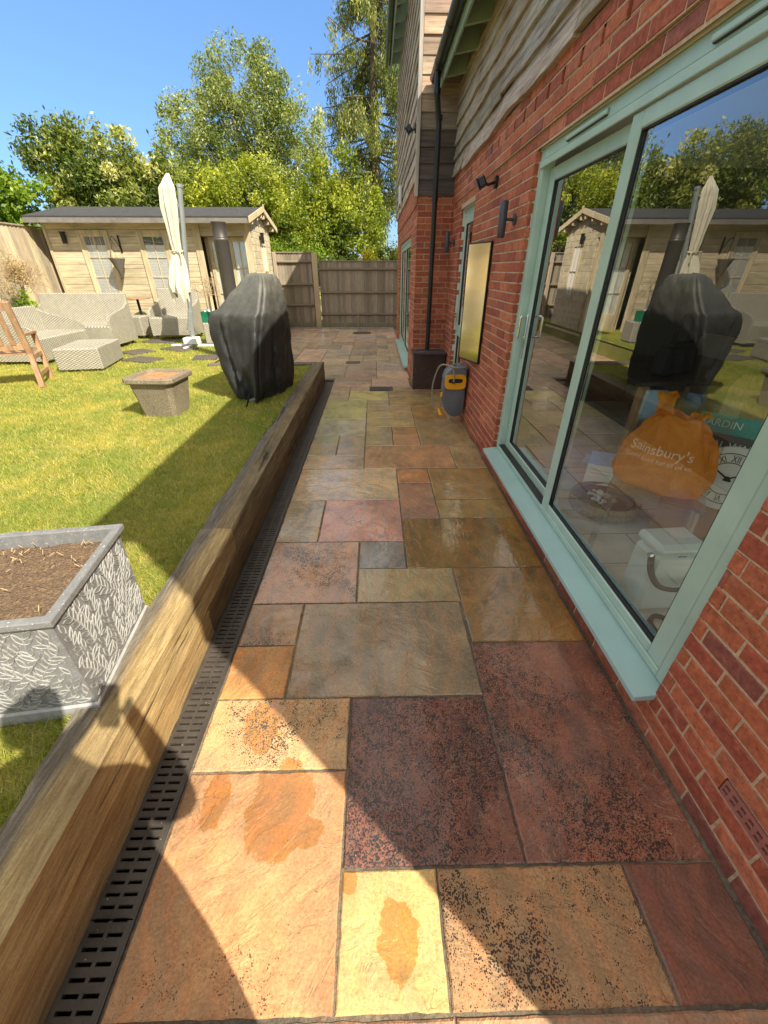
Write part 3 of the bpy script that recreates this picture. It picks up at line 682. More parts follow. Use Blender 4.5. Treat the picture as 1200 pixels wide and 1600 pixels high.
# projecting block
blk = lambda u, z, d: (BX-d, u, z)
GY0, GY1, GZ0, GZ1 = 7.85, 11.3, .06, 2.14
bricks(br, mo, blk, YC, 12.4, -.0125, 2.4175, [(GY0, GY1, GZ0, GZ1)], 11); bricks(br, mo, blk, YC, 12.4, 2.4175, 2.70, (), 12, proud=.016)
side = lambda u, z, d: (u, YC-d, z)
bricks(br, mo, side, BX, HX, -.0125, 2.52, (), 13)
for yy, s in ((GY0, 1), (GY1, -1)):
    f = (lambda yy, s: (lambda u, z, dd: (BX+u, yy+s*dd, z)))(yy, s); bricks(br, mo, f, 0, .08, GZ0, GZ1, (), 77)
far = lambda u, z, d: (BX+u, 12.4+d, z)
bricks(br, mo, far, 0, 2.5, -.0125, 2.7, (), 14)
wall = hb(br, 'brick_wall', BRICK, uv=False)
hb(mo, 'mortar', MORTAR, wall, uv=False)
# solid core so no light leaks, and the room shells behind the glass
co_ = MB(); core = lambda *a: co_.box(*a)
core(1.13, 1.24, YE+.02, DY0-.001, 0, 3.6); core(1.13, 1.24, DY1+.001, EY0, 0, 3.6); core(1.13, 1.24, DY0-.001, DY1+.001, DZ1+.001, 3.6); core(1.24, 1.26, DY0-.002, DY1+.002, -.02, DZ0)
core(1.13, 1.24, EY1, YC, 0, 3.6); core(1.13, 1.24, EY0, EY1, EZ1, 3.6)
core(.63, .72, YC+.03, GY0, 0, 5.3); core(.63, .72, GY1, 12.37, 0, 5.3); core(.63, .72, GY0, GY1, GZ1, 5.3); core(.72, 4.2, YC+.03, YC+.12, 0, 5.3); core(.72, 4.2, 12.28, 12.37, 0, 5.3)
core(1.13, FILL_WIN[0], YE+.02, YE+.12, 0, 4.2); core(FILL_WIN[1], 5.3, YE+.02, YE+.12, 0, 4.2); core(FILL_WIN[0], FILL_WIN[1], YE+.02, YE+.12, 0, FILL_WIN[2]); core(FILL_WIN[0], FILL_WIN[1], YE+.02, YE+.12, FILL_WIN[3], 4.2); core(5.9, 6.0, YC, 12.3, 0, 4.2)
PLAST = simple('plaster', (.70, .67, .62), .9, .08, 2, bstr=.05)
hb(co_, 'inner_wall', PLAST)
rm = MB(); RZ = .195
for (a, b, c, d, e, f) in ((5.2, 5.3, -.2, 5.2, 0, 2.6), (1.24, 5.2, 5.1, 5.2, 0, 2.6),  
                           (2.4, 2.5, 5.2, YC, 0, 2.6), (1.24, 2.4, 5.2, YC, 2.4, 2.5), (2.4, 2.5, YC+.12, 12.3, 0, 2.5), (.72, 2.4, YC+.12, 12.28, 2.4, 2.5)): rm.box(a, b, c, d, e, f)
hb(rm, 'room_wall', simple('dimmed_room_paint', (.10, .095, .09), .9, .08, 2))  # far walls darkened in colour so the room looks dim behind the glass
rm = MB()
for (a, b, c, d, e, f) in ((1.24, FILL_WIN[0], -.35, -.25, 0, 2.5), (FILL_WIN[1], 5.2, -.35, -.25, 0, 2.5), (FILL_WIN[0], FILL_WIN[1], -.35, -.25, 0, FILL_WIN[2]), (FILL_WIN[0], FILL_WIN[1], -.35, -.25, FILL_WIN[3], 2.5)): rm.box(a, b, c, d, e, f)
rm.box(1.24, 5.2, -.25, 5.0, 2.502, 2.6)
hb(rm, 'end_room_wall', simple('bounce_room_paint', (.84, .81, .76), .9, .05, 2))  # end wall and ceiling made pale to bounce light into the room
fl = MB()
def m_tile():
    b = NB('floor_tile'); t = b.n('TexBrick'); b.l(b.vec('Object', (1, 1, 1)), t.inputs[0]); t.inputs['Scale'].default_value = 1
    for k, v in (('Brick Width', .6), ('Row Height', .3), ('Mortar Size', .004), ('Mortar Smooth', .1)): t.inputs[k].default_value = v
    t.inputs['Color1'].default_value = (.62, .57, .50, 1); t.inputs['Color2'].default_value = (.70, .65, .58, 1); t.inputs['Mortar'].default_value = (.2, .18, .16, 1)
    n = b.noise(9, 4, .6, b.vec('Object', (.2, 1, 1))); return b.done(b.mix(.5, t.outputs[0], b.ramp(n, [(.3, (.75, .75, .75)), (.7, (1.2, 1.2, 1.2))]), 'MULTIPLY'), .35)
fl.box(1.16, 5.2, -.25, 5.1, 0, RZ); fl.box(1.18, 2.4, 5.2, YC, 0, .04); fl.box(.72, 2.4, YC+.12, 12.28, 0, .05)
hb(fl, 'floor', m_tile())

# cladding -------------------------------------------------------
def cladding(mb, to3, u0, u1, z0, z1, ex=.168, seed=1, waney=.012, step=.12, thick=.03):
    rr = random.Random(seed); z = z0
    while z < z1-.03:
        zt = min(z+ex+.03, z1); u = u0
        while u < u1-.01:
            L = rr.uniform(1.6, 3.2); e = min(u+L, u1); e = u1 if u1-e < .5 else e
            k = rr.uniform(.75, 1.2); tone = (k*rr.uniform(.95, 1.1), k, k*rr.uniform(.88, 1.02)); n_ = max(1, int((e-u)/step)); ph = rr.uniform(0, 9); th = thick*rr.uniform(.85, 1.15)
            row = []
            for j in range(n_+1):
                uu = u+.002+(e-u-.004)*j/n_; zz = z+waney*(math.sin(uu*2.1+ph)*.6+math.sin(uu*5.3+ph*2)*.4)+rr.gauss(0, waney*.12)
                row.append([to3(uu, zt, .008), to3(uu, zz, th), to3(uu, zz-.003, th-.004), to3(uu, zz, .0)])
            i0 = len(mb.v)
            for r_ in row: mb.v += [tuple(p) for p in r_]
            for j in range(n_):
                for q in range(3): a = i0+j*4+q; mb.f.append((a, a+1, a+5, a+4)); mb.c.append(tone)
            mb.f.append((i0, i0+3, i0+2, i0+1)); mb.c.append(tone); a = i0+n_*4; mb.f.append((a, a+1, a+2, a+3)); mb.c.append(tone)
            u = e
        z += ex
cl = MB()
cladding(cl, lambda u, z, d: (HX-.012-d, u, z), YE, YC-.03, 2.692, 3.80, .172, 21, waney=.022, thick=.044)
cladding(cl, lambda u, z, d: (u, YE+.0-d, z), HX-.04, 3.3, 2.69, 3.80, .17, 22)
cladding(cl, lambda u, z, d: (BX-.012-d, u, z), YC+.0, 12.4, 2.692, 5.30, .168, 23)
cladding(cl, lambda u, z, d: (u, 12.4+d, z), BX, 3.2, 2.69, 5.3, .17, 25)
hb(cl, 'timber_cladding', CLAD, uv=False)
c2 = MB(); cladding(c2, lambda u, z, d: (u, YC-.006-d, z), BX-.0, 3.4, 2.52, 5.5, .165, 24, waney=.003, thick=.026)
# the lower boards are toned blue-black, with a half-dark step above
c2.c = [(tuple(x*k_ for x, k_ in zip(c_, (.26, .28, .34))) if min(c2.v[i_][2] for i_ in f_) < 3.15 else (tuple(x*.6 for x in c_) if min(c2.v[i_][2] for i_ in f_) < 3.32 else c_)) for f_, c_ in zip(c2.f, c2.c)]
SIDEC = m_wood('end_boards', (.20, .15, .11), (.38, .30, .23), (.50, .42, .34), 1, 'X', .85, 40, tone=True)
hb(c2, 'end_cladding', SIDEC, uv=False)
cb = MB(); cb.bbox(BX-.052, BX-.004, YC-.055, YC-.002, 2.50, 5.45, .003); 
CBW = m_wood('corner_board_wood', (.30, .27, .23), (.45, .42, .38), (.55, .52, .48), 1, 'Z', .8, 40); hb(cb, 'corner_board', CBW)
cb = MB(); cb.bbox(BX-.052, BX-.006, 12.41, 12.46, 2.69, 5.3, .003); hb(cb, 'corner_board', CBW)
# roofs ----------------------------------------------------------
PT = math.tan(R(35))
def roof(ex, ez, y0, y1, run, name):
    mb = MB(); t = .05
    z1 = ez+run*PT
    mb.add([(ex, y0, ez), (ex, y1, ez), (ex+run, y1, z1), (ex+run, y0, z1), (ex, y0, ez+t), (ex, y1, ez+t), (ex+run, y1, z1+t), (ex+run, y0, z1+t)],
           [(0, 1, 2, 3), (4, 7, 6, 5), (0, 4, 5, 1), (3, 2, 6, 7), (0, 3, 7, 4), (1, 5, 6, 2)])
    mb.add([(ex+run, y0, z1), (ex+run, y1, z1), (ex+2*run, y1, ez), (ex+2*run, y0, ez), (ex+run, y0, z1+t), (ex+run, y1, z1+t), (ex+2*run, y1, ez+t), (ex+2*run, y0, ez+t)],
           [(0, 1, 2, 3), (4, 7, 6, 5), (2, 6, 7, 3), (0, 3, 7, 4), (1, 5, 6, 2)])
    return mb
EX, EZ = .80, 3.60
TILE = m_granite('roof_tile', (.16, .07, .045), (.26, .12, .08))
r1_ = hb(roof(EX, EZ+.06, YE-.02, YC, 2.45, 'roof'), 'roof', TILE)
EX2, EZ2 = .38, 5.42
r2o = hb(roof(EX2, EZ2+.06, YC-.06, 12.45, 2.6, 'roof'), 'roof', TILE)
gb = MB()                                            # gable triangles closing the roof ends
for yy in (YE+.0, YE+.10): pass
gb.add([(HX, YE-.004, 3.7), (5.4, YE-.004, 3.7), (3.25, YE-.004, EZ+2.45*PT), (HX, YE+.06, 3.7), (5.4, YE+.06, 3.7), (3.25, YE+.06, EZ+2.45*PT)], [(0, 1, 2), (5, 4, 3), (0, 3, 4, 1), (1, 4, 5, 2), (2, 5, 3, 0)])
gb.add([(EX+.03, YE-.004, EZ+.03), (HX, YE-.004, EZ+.03), (HX, YE-.004, EZ+.05+.28*PT), (EX+.03, YE+.03, EZ+.03), (HX, YE+.03, EZ+.03), (HX, YE+.03, EZ+.05+.28*PT)], [(0, 1, 2), (5, 4, 3), (0, 3, 4, 1), (2, 5, 3, 0)])
hb(gb, 'gable', SIDEC, uv=False)
# soffit boards, rafter feet, fascia
SOFF = m_wood('soffit_boards', (.16, .07, .025), (.34, .17, .06), (.46, .27, .11), 1, 'Y', .8, 30)
def eaves(ex, ez, wallx_, y0, y1, seed):
    sf = MB(); run = wallx_-ex+.05
    sf.add([(ex+.02, y0, ez+.045), (ex+.02, y1, ez+.045), (ex+run, y1, ez+.045+run*PT), (ex+run, y0, ez+.045+run*PT)], [(0, 1, 2, 3), (3, 2, 1, 0)])
    s_ = hb(sf, 'soffit', SOFF, uv=False)
    fa = MB(); fa.bbox(ex, ex+.022, y0, y1, ez-.10, ez+.055, .003); hb(fa, 'fascia', SAGED)
    y = y0+.12
    while y < y1-.05:
        rf = MB(); z0 = ez-.10; pts = [(ex+.022, ez-.095), (wallx_+.02, ez-.095+.05), (wallx_+.02, ez+.04+(wallx_-ex)*PT), (ex+.022, ez+.04)]
        a = [(x, y, z) for x, z in pts]; b = [(x, y+.045, z) for x, z in pts]
        rf.add(a+b, [(0, 1, 2, 3), (7, 6, 5, 4), (0, 4, 5, 1), (1, 5, 6, 2), (2, 6, 7, 3), (3, 7, 4, 0)]); hb(rf, 'rafter', SAGED); y += .56
    gt = MB(); n_ = 9; gx, gz, gr = ex-.058, ez+.035, .056
    P = [(gx+gr*math.cos(math.pi+math.pi*k/(n_-1)), gz+gr*math.sin(math.pi+math.pi*k/(n_-1))) for k in range(n_)]
    Q = [(gx+(gr-.004)*math.cos(math.pi+math.pi*k/(n_-1)), gz+(gr-.004)*math.sin(math.pi+math.pi*k/(n_-1))) for k in range(n_)]
    for k in range(n_-1):
        gt.poly([(P[k][0], y0, P[k][1]), (P[k+1][0], y0, P[k+1][1]), (P[k+1][0], y1, P[k+1][1]), (P[k][0], y1, P[k][1])]); gt.poly([(Q[k][0], y1, Q[k][1]), (Q[k+1][0], y1, Q[k+1][1]), (Q[k+1][0], y0, Q[k+1][1]), (Q[k][0], y0, Q[k][1])])
    gt.poly([(P[0][0], y0, P[0][1]), (P[0][0], y1, P[0][1]), (Q[0][0], y1, Q[0][1]), (Q[0][0], y0, Q[0][1])])
    for ye in (y0, y1): gt.poly([(p[0], ye, p[1]) for p in P])
    y = y0+.4
    while y < y1:                                    # brackets and union clips
        for k in range(n_-1):
            p = [(gx+(gr+.006)*math.cos(math.pi+math.pi*kk/(n_-1)), gz+(gr+.006)*math.sin(math.pi+math.pi*kk/(n_-1))) for kk in (k, k+1)]
            gt.poly([(p[0][0], y, p[0][1]), (p[1][0], y, p[1][1]), (p[1][0], y+.03, p[1][1]), (p[0][0], y+.03, p[0][1])])
        y += .8
    hb(gt, 'gutter', BLACK, smooth=30)
eaves(EX, EZ, HX, YE-.01, YC-.06, 1); eaves(EX2, EZ2, BX, YC-.04, 12.45, 2)
dp = MB(); PX, PY = .80, 6.62
dp.tube([(EX-.058, 6.50, 3.59), (EX-.058, 6.50, 3.43), (EX-.05, 6.51, 3.38), (PX-.01, 6.61, 3.22), (PX, PY, 3.16), (PX, PY, .585)], .034, 14)
for z, r in ((3.20, .041), (3.40, .041), (2.42, .041), (1.9, .040), (.95, .040)): dp.tube([(PX if z < 3.3 else EX-.055, PY if z < 3.3 else 6.50, z), (PX if z < 3.3 else EX-.055, PY if z < 3.3 else 6.50, z+.05)], r, 14)
for z in (2.45, .97): dp.box(PX-.012, PX+.012, PY+.03, YC+.002, z, z+.02)
hb(dp, 'drainpipe', BLACK, smooth=40)
db = MB(); u = .0
ab = MB()                                            # air brick with two rows of slots
y0, y1, z0, z1 = AB; y0 += .006; y1 -= .006; z0 += .006; z1 -= .006
ys_ = np.linspace(y0+.012, y1-.012, 13)
ab.box(HX-.001, HX+.03, y0, y1, z0, z0+.012); ab.box(HX-.001, HX+.03, y0, y1, z1-.012, z1); ab.box(HX-.001, HX+.03, y0, y1, (z0+z1)/2-.004, (z0+z1)/2+.004)
for k in range(8):
    yy = y0+(y1-y0)*k/7; ab.box(HX-.0005, HX+.03, yy-.006 if k else y0, yy+.006 if k < 7 else y1, z0+.0125, (z0+z1)/2-.0045); ab.box(HX-.0005, HX+.03, yy-.006 if k else y0, yy+.006 if k < 7 else y1, (z0+z1)/2+.0045, z1-.0125)
hb(ab, 'air_brick', simple('terracotta', (.34, .13, .10), .8, .2, 20, bstr=.4))
bk = MB(); bk.box(HX+.0305, HX+.034, y0, y1, z0, z1); hb(bk, 'vent_back', RUBBER)

# patio door -----------------------------------------------------
PXF = 1.135
pd = MB(); D = .07
pd.bbox(PXF, PXF+D, DY1-.075, DY1-.002, DZ0+.045, DZ1-.002, .004)            # far jamb
pd.bbox(PXF, PXF+D, DY0+.002, DY0+.066, DZ0+.045, DZ1-.002, .004)            # near jamb
pd.bbox(PXF, PXF+D, DY0+.067, DY1-.076, DZ1-.062, DZ1-.002, .004)            # head
pd.bbox(PXF, PXF+D, DY0+.067, DY1-.076, DZ0+.045, DZ0+.085, .004)            # bottom
pd.bbox(PXF-.012, PXF, DY0+.03, DY1-.04, DZ1-.105, DZ1-.066, .003)           # head drip section
pdo = hb(pd, 'patio_door', SAGE, bevel=0)
sl_ = MB()                                           # projecting sill with sloping top
x0, x1, z0, z1 = 1.015, PXF+.03, DZ0+.0, DZ0+.044
sl_.add([(x0, DY0-.01, z0-.006), (x0, DY1-.0, z0-.006), (x0, DY1-.0, z0+.022), (x0, DY0-.01, z0+.022), (x1, DY0-.01, z0+.008), (x1, DY1-.0, z0+.008), (x1, DY1, z1), (x1, DY0-.01, z1)],
        [(0, 3, 2, 1), (3, 7, 6, 2), (0, 4, 7, 3), (1, 2, 6, 5), (0, 1, 5, 4), (4, 5, 6, 7)])
sil = hb(sl_, 'sill', SILLP, pdo, bevel=.003)
def sash(name, y0, y1, z0, z1, x, wf, par, wt=None, wb=None, d=.045):
    wt = wt or wf; wb = wb or wf
    s = MB(); s.bbox(x, x+d, y0, y0+wf, z0, z1, .005); s.bbox(x, x+d, y1-wf, y1, z0, z1, .005); s.bbox(x, x+d, y0+wf+.0005, y1-wf-.0005, z1-wt, z1, .005); s.bbox(x, x+d, y0+wf+.0005, y1-wf-.0005, z0, z0+wb, .005)
    o = hb(s, name, SAGE, par)
    gk = MB(); e = .006; a, b, c, f = y0+wf, y1-wf, z0+wb, z1-wt
    for q in ((a, a+e, c, f), (b-e, b, c, f), (a+e, b-e, c, c+e), (a+e, b-e, f-e, f)): gk.box(x+.008, x+.02, *q)
    for q in ((a, a+.022, c, f), (b-.022, b, c, f), (a+.022, b-.022, c, c+.022), (a+.022, b-.022, f-.022, f)): gk.box(x+.0265, x+.036, *q)
    hb(gk, 'gasket', RUBBER, par)
    gp_ = MB(); gp_.poly([(x+.021, a, c), (x+.021, a, f), (x+.021, b, f), (x+.021, b, c)]); hb(gp_, 'glass_pane', GLASS, par)
    return o
sash('fixed_sash', DY0+.068, 2.375, DZ0+.086, DZ1-.108, PXF+.004, .088, pdo, .065, .050)
sash('sliding_sash', 2.33, DY1-.077, DZ0+.086, DZ1-.106, PXF+.056, .085, pdo, .075, .06, d=.04)
tk = MB(); tk.box(PXF-.001, PXF+.05, 2.378, DY1-.08, DZ0+.0855, DZ0+.093); hb(tk, 'track', RUBBER, pdo)
def vent(y0, y1):
    v = MB(); v.bbox(PXF-.016, PXF-.0005, y0, y1, DZ1-.045, DZ1-.022, .004); hb(v, 'trickle_vent', SAGE, pdo)
    v = MB(); v.box(PXF-.012, PXF-.0005, y0+.008, y1-.008, DZ1-.0495, DZ1-.0455); hb(v, 'vent_slot', RUBBER, pdo)
vent(2.62, 3.10); vent(1.45, 1.92)
hd = MB(); hy = DY1-.118; hx = PXF+.055
hd.bbox(hx-.008, hx-.0005, hy-.014, hy+.014, 1.03, 1.36, .003)
hd.tube([(hx-.008, hy, 1.34), (hx-.055, hy-.01, 1.34), (hx-.062, hy-.02, 1.33), (hx-.062, hy-.02, 1.20), (hx-.055, hy-.01, 1.19), (hx-.008, hy, 1.19)], .0085, 8)
hb(hd, 'handle', CHROME, pdo, smooth=40)
ih = MB(); ih.tube([(1.24, hy, 1.34), (1.29, hy-.02, 1.34), (1.30, hy-.03, 1.33), (1.30, hy-.03, 1.20), (1.29, hy-.02, 1.19), (1.24, hy, 1.19)], .0085, 8); hb(ih, 'inner_handle', CHROME, pdo, smooth=40)
f = MB()                                             # unseen window added in the end wall to brighten the room
for q in ((FILL_WIN[0], FILL_WIN[0]+.06, FILL_WIN[2], FILL_WIN[3]), (FILL_WIN[1]-.06, FILL_WIN[1], FILL_WIN[2], FILL_WIN[3]), (FILL_WIN[0]+.06, FILL_WIN[1]-.06, FILL_WIN[3]-.06, FILL_WIN[3]), (FILL_WIN[0]+.06, FILL_WIN[1]-.06, FILL_WIN[2], FILL_WIN[2]+.06), (3.47, 3.53, FILL_WIN[2]+.06, FILL_WIN[3]-.06)): f.bbox(q[0], q[1], YE+.04, YE+.10, q[2], q[3], .004)
ew = hb(f, 'window', SAGE); f = MB(); f.poly([(FILL_WIN[0]+.06, YE+.07, FILL_WIN[2]+.06), (FILL_WIN[1]-.06, YE+.07, FILL_WIN[2]+.06), (FILL_WIN[1]-.06, YE+.07, FILL_WIN[3]-.06), (FILL_WIN[0]+.06, YE+.07, FILL_WIN[3]-.06)]); hb(f, 'pane', GLASS, ew)
# single glazed door ---------------------------------------------
x = HX+.06
f = MB(); f.bbox(x, x+.06, EY0+.002, EY0+.06, EZ0, EZ1-.002, .004); f.bbox(x, x+.06, EY1-.06, EY1-.002, EZ0, EZ1-.002, .004); f.bbox(x, x+.06, EY0+.061, EY1-.061, EZ1-.062, EZ1-.002, .004); f.bbox(x-.05, x+.06, EY0+.002, EY1-.002, EZ0-.03, EZ0+.03, .004)
do = hb(f, 'side_door', SAGE)
sash('door_leaf', EY0+.062, EY1-.062, EZ0+.032, EZ1-.064, x-.012, .095, do, .10, .18)
f = MB(); f.bbox(x-.013, x+.034, EY0+.157, EY1-.157, .86, .99, .004); hb(f, 'mid_rail', SAGE, do)
f = MB(); f.bbox(x-.03, x-.0125, EY1-.125, EY1-.095, .98, 1.20, .003); f.tube([(x-.03, EY1-.11, 1.10), (x-.06, EY1-.11, 1.10), (x-.065, EY1-.13, 1.10), (x-.065, EY1-.23, 1.10)], .009, 8); hb(f, 'handle', CHROME, do, smooth=40)
# patio doors of the block ---------------------------------------
x = BX+.03
f = MB(); f.bbox(x, x+.06, GY0+.002, GY0+.06, GZ0+.04, GZ1-.002, .004); f.bbox(x, x+.06, GY1-.06, GY1-.002, GZ0+.04, GZ1-.002, .004); f.bbox(x, x+.06, GY0+.061, GY1-.061, GZ1-.062, GZ1-.002, .004); f.bbox(x, x+.06, GY0+.061, GY1-.061, GZ0+.04, GZ0+.09, .004)
d2 = hb(f, 'garden_door', SAGE)
f = MB(); f.bbox(x-.11, x+.06, GY0-.01, GY1+.01, GZ0, GZ0+.038, .003); hb(f, 'sill', SILLP, d2)
sash('sliding_sash', GY0+.062, 9.6, GZ0+.091, GZ1-.063, x+.006, .08, d2); sash('fixed_sash', 9.6, GY1-.062, GZ0+.091, GZ1-.063, x+.014, .08, d2)
f = MB(); f.bbox(x-.03, x+.0055, GY0+.085, GY0+.115, 1.0, 1.2, .003); hb(f, 'handle', WHITE, d2)

# alarm-style white box on the block's boards
f = MB(); f.bbox(BX-.10, BX-.045, 10.12, 10.36, 2.78, 3.08, .01); tag(f.build('alarm_box', WHITE), 'small white box fixed to the timber boards above the far sage doors', 'box')

# ------------------------------------------------------------------ wall lamps, floodlights
def lamp(x, y, z, label):
    t = thing('wall_lamp', label, 'wall lamp', (x, y, z), group='grey cylinder wall lamps on the brickwork')
    a = MB(); a.lathe([(.0, -.118), (.026, -.118), (.031, -.112), (.031, .112), (.026, .118), (.0, .118)], 20); a.build('lamp_body', DGREY, t, smooth=40)
    a = MB(); a.tube([(.028, 0, .0), (HX-x-.012, 0, 0)], .011, 10); a.tube([(HX-x-.014, 0, 0), (HX-x+.001, 0, 0)], .038, 18); a.build('bracket', DGREY, t, smooth=40); return t
lamp(1.0, 3.83, 1.985, 'grey up-and-down wall lamp between the patio door and the tall golden panel')
lamp(1.0, 6.62, 1.97, 'smaller grey wall lamp in the corner between the single door and the drainpipe')
def flood(x, y, z, wx, label, aim):
    t = thing('floodlight', label, 'floodlight', (x, y, z), group='black floodlights on the house')
    a = MB(); M = Matrix.Rotation(aim[0], 4, 'Z') @ Matrix.Rotation(aim[1], 4, 'Y'); a.bbox(-.05, .012, -.038, .038, -.038, .038, .008, M=M); a.bbox(-.062, -.049, -.043, .043, -.043, .043, .004, M=M); a.build('lamp_head', BLACK, t)
    a = MB(); a.tube([(.0, 0, -.01), (.035, 0, -.03), (wx-x-.02, 0, -.01)], .012, 8); a.tube([(wx-x-.022, 0, -.01), (wx-x, 0, -.01)], .047, 18); a.build('mount', BLACK, t, smooth=40)
    a = MB(); a.bbox(-.066, -.0625, -.036, .036, -.036, .036, .001, M=M); a.build('lens', simple('lens', (.25, .25, .24), .2, .05), t)
flood(.985, 4.56, 2.33, HX, 'black floodlight on the brick wall above the grey cylinder lamp', (-.35, -.45))
flood(.475, 6.97, 3.22, BX-.045, 'black floodlight high on the corner of the boarded block', (-.3, -.7))

# ------------------------------------------------------------------ golden reflective panel, planter box, hose reel
mp = thing('glass_panel', 'narrow dark-edged glass panel angled out from the brick wall, reflecting golden cabin and lawn', 'panel', (HX-.012, 4.42, .79), R(19.6))
MIR = NB('tinted_panel'); nn_ = MIR.noise(2.5, 3, .5, MIR.vec('Object', (1, .3, 2))); MIR.done((.98, .86, .58), .15, MIR.bump(nn_, .10, .02), 1.0)
a = MB(); a.bbox(-.008, -.001, .014, .398, .014, 1.076, .001); a.build('panel_face', MIR.m, mp)
a = MB(); a.bbox(-.012, .012, 0, .0135, 0, 1.09, .002); a.bbox(-.012, .012, .3985, .405, 0, 1.09, .002); a.bbox(-.012, .012, .0136, .3984, 1.0765, 1.09, .002); a.bbox(-.012, .012, .0136, .3984, 0, .0135, .002); a.build('frame', BLACK, mp)
tb = thing('planter_box', 'dark brown metal planter box with a slate rim in the corner below the drainpipe', 'planter', (.85, 6.69, 0))
a = MB(); a.bbox(-.265, .235, -.17, .19, .0, .53, .006); a.build('box', simple('brown_metal', (.075, .045, .038), .28, .15, 3, metal=.3, bstr=.05), tb)
a = MB()
for q in ((-.285, .25, -.195, -.10), (-.285, .25, .11, .20)): a.bbox(*q, .531, .555, .004)
for q in ((-.285, -.19, -.099, .109), (.155, .25, -.099, .109)): a.bbox(*q, .531, .555, .004)
a.build('rim', m_granite('wet_slate', (.05, .055, .07), (.12, .13, .16), .3), tb)
a = MB(); a.box(-.19, .155, -.10, .11, .5305, .54); a.build('soil', SOILM, tb)

hr = thing('hose_reel', 'grey and yellow garden hose reel hung low on the brick wall', 'hose reel', (HX, 4.93, .36))
GREYP = simple('grey_plastic', (.13, .15, .175), .38, .1, 4, bstr=.05); YEL = simple('yellow_plastic', (.85, .42, .01), .38, .05, 4, bstr=.03)
# body: rounded drum shell seen edge on; profile in x-z extruded along y
prof = [(-.03, .33), (-.10, .335), (-.20, .31), (-.26, .26), (-.285, .18), (-.295, .06), (-.29, -.06), (-.265, -.17), (-.21, -.245), (-.13, -.275), (-.06, -.25), (-.03, -.18)]
def shell(mb, prof, y0, y1, inset=.012, t=.012):
    cx = sum(p[0] for p in prof)/len(prof); cz = sum(p[1] for p in prof)/len(prof)
    sh = lambda k: [(cx+(x-cx)*k, cz+(z-cz)*k) for x, z in prof]
    rings = [(y0, sh(.93)), (y0+t, prof), (y1-t, prof), (y1, sh(.93))]; n_ = len(prof); i0 = len(mb.v)
    for yy, pr in rings: mb.v += [(x, yy, z) for x, z in pr]
    for j in range(3):
        for k in range(n_): q = (k+1) % n_; mb.f.append((i0+j*n_+k, i0+j*n_+q, i0+(j+1)*n_+q, i0+(j+1)*n_+k)); mb.c.append(None)
    mb.f.append(tuple(i0+k for k in range(n_))[::-1]); mb.c.append(None); mb.f.append(tuple(i0+3*n_+k for k in range(n_))); mb.c.append(None)
a = MB(); shell(a, prof, -.10, .10); hbod = a.build('reel_body', GREYP, hr, smooth=35)
a = MB(); shell(a, [(x*1.02-.002, z) for x, z in prof[:5]]+[(-.27, .12), (-.03, .12)], -.108, .108); a.build('top_cover', simple('grey_plastic_light', (.17, .195, .235), .35, .1, 4), hr, smooth=35)
a = MB()                                             # yellow handle ring on the near side and front
def ring(mb, c, ax, rx, rz, hx_, hz, d):
    n_ = 24; o = []; i_ = []
    for k in range(n_):
        t = 2*math.pi*k/n_; sg = lambda v, p: math.copysign(abs(v)**p, v)
        o.append((rx*sg(math.cos(t), .45), rz*sg(math.sin(t), .45))); i_.append((hx_*sg(math.cos(t), .45), .012+hz*sg(math.sin(t), .45)))
    i0 = len(mb.v)
    for dd in (0, d):
        for L in (o, i_):
            for (p, q) in L: mb.v.append(tuple(Vector(c)+Vector((p, dd, q)) if ax == 'y' else Vector(c)+Vector((dd, p, q))))
    for k in range(n_):
        q = (k+1) % n_
        for A, B in ((0, 1), (2, 3), (0, 2), (1, 3)): mb.f.append((i0+A*n_+k, i0+A*n_+q, i0+B*n_+q, i0+B*n_+k)); mb.c.append(None)
ring(a, (-.16, -.122, .155), 'y', .125, .085, .085, .025, .014); a.build('carry_handle', YEL, hr, smooth=40)
a = MB(); a.bbox(-.235, -.075, -.112, -.1085, .135, .195, .002); a.build('handle_recess', RUBBER, hr)
a = MB(); a.tube([(-.19, -.125, .165), (-.19, -.16, .165)], .022, 12); a.build('knob', simple('dark_plastic', (.05, .04, .06), .4), hr, smooth=40)
a = MB()
a.box(-.302, -.291, -.05, .05, .0, .006)
a.build('slot', RUBBER, hr)
a = MB(); hp = [(-.19, -.16, .165), (-.19, -.17, .24), (-.21, -.16, .31), (-.27, -.11, .345), (-.34, -.05, .33), (-.38, -.02, .24), (-.41, .0, .10), (-.41, .0, -.05), (-.39, -.01, -.14), (-.35, -.03, -.17), (-.32, -.05, -.15), (-.31, -.06, -.05), (-.305, -.06, .02)]
def smoothpath(P, k=4):
    P = [Vector(p) for p in P]; out = []
    for i in range(len(P)-1):
        p0, p1, p2, p3 = P[max(i-1, 0)], P[i], P[i+1], P[min(i+2, len(P)-1)]
        for j in range(k):
            t = j/k; out.append(.5*((2*p1)+(-p0+p2)*t+(2*p0-5*p1+4*p2-p3)*t*t+(-p0+3*p1-3*p2+p3)*t**3))
    out.append(P[-1]); return out
a.tube(smoothpath(hp), .009, 8); a.tube(smoothpath([(-.16, -.05, .335), (-.22, -.14, .35), (-.20, -.19, .33), (-.06, -.17, .33), (-.02, -.10, .30)]), .009, 8); a.build('hose', simple('hose_grey', (.28, .27, .22), .45, .1), hr, smooth=60)
a = MB(); a.tube([(-.305, -.06, .02), (-.305, -.06, -.03)], .016, 10); a.build('connector', YEL, hr, smooth=40)
a = MB(); a.tube([(-.33, -.06, -.17), (-.30, -.08, -.25)], [.016, .026], 10); a.build('nozzle', YEL, hr, smooth=40)

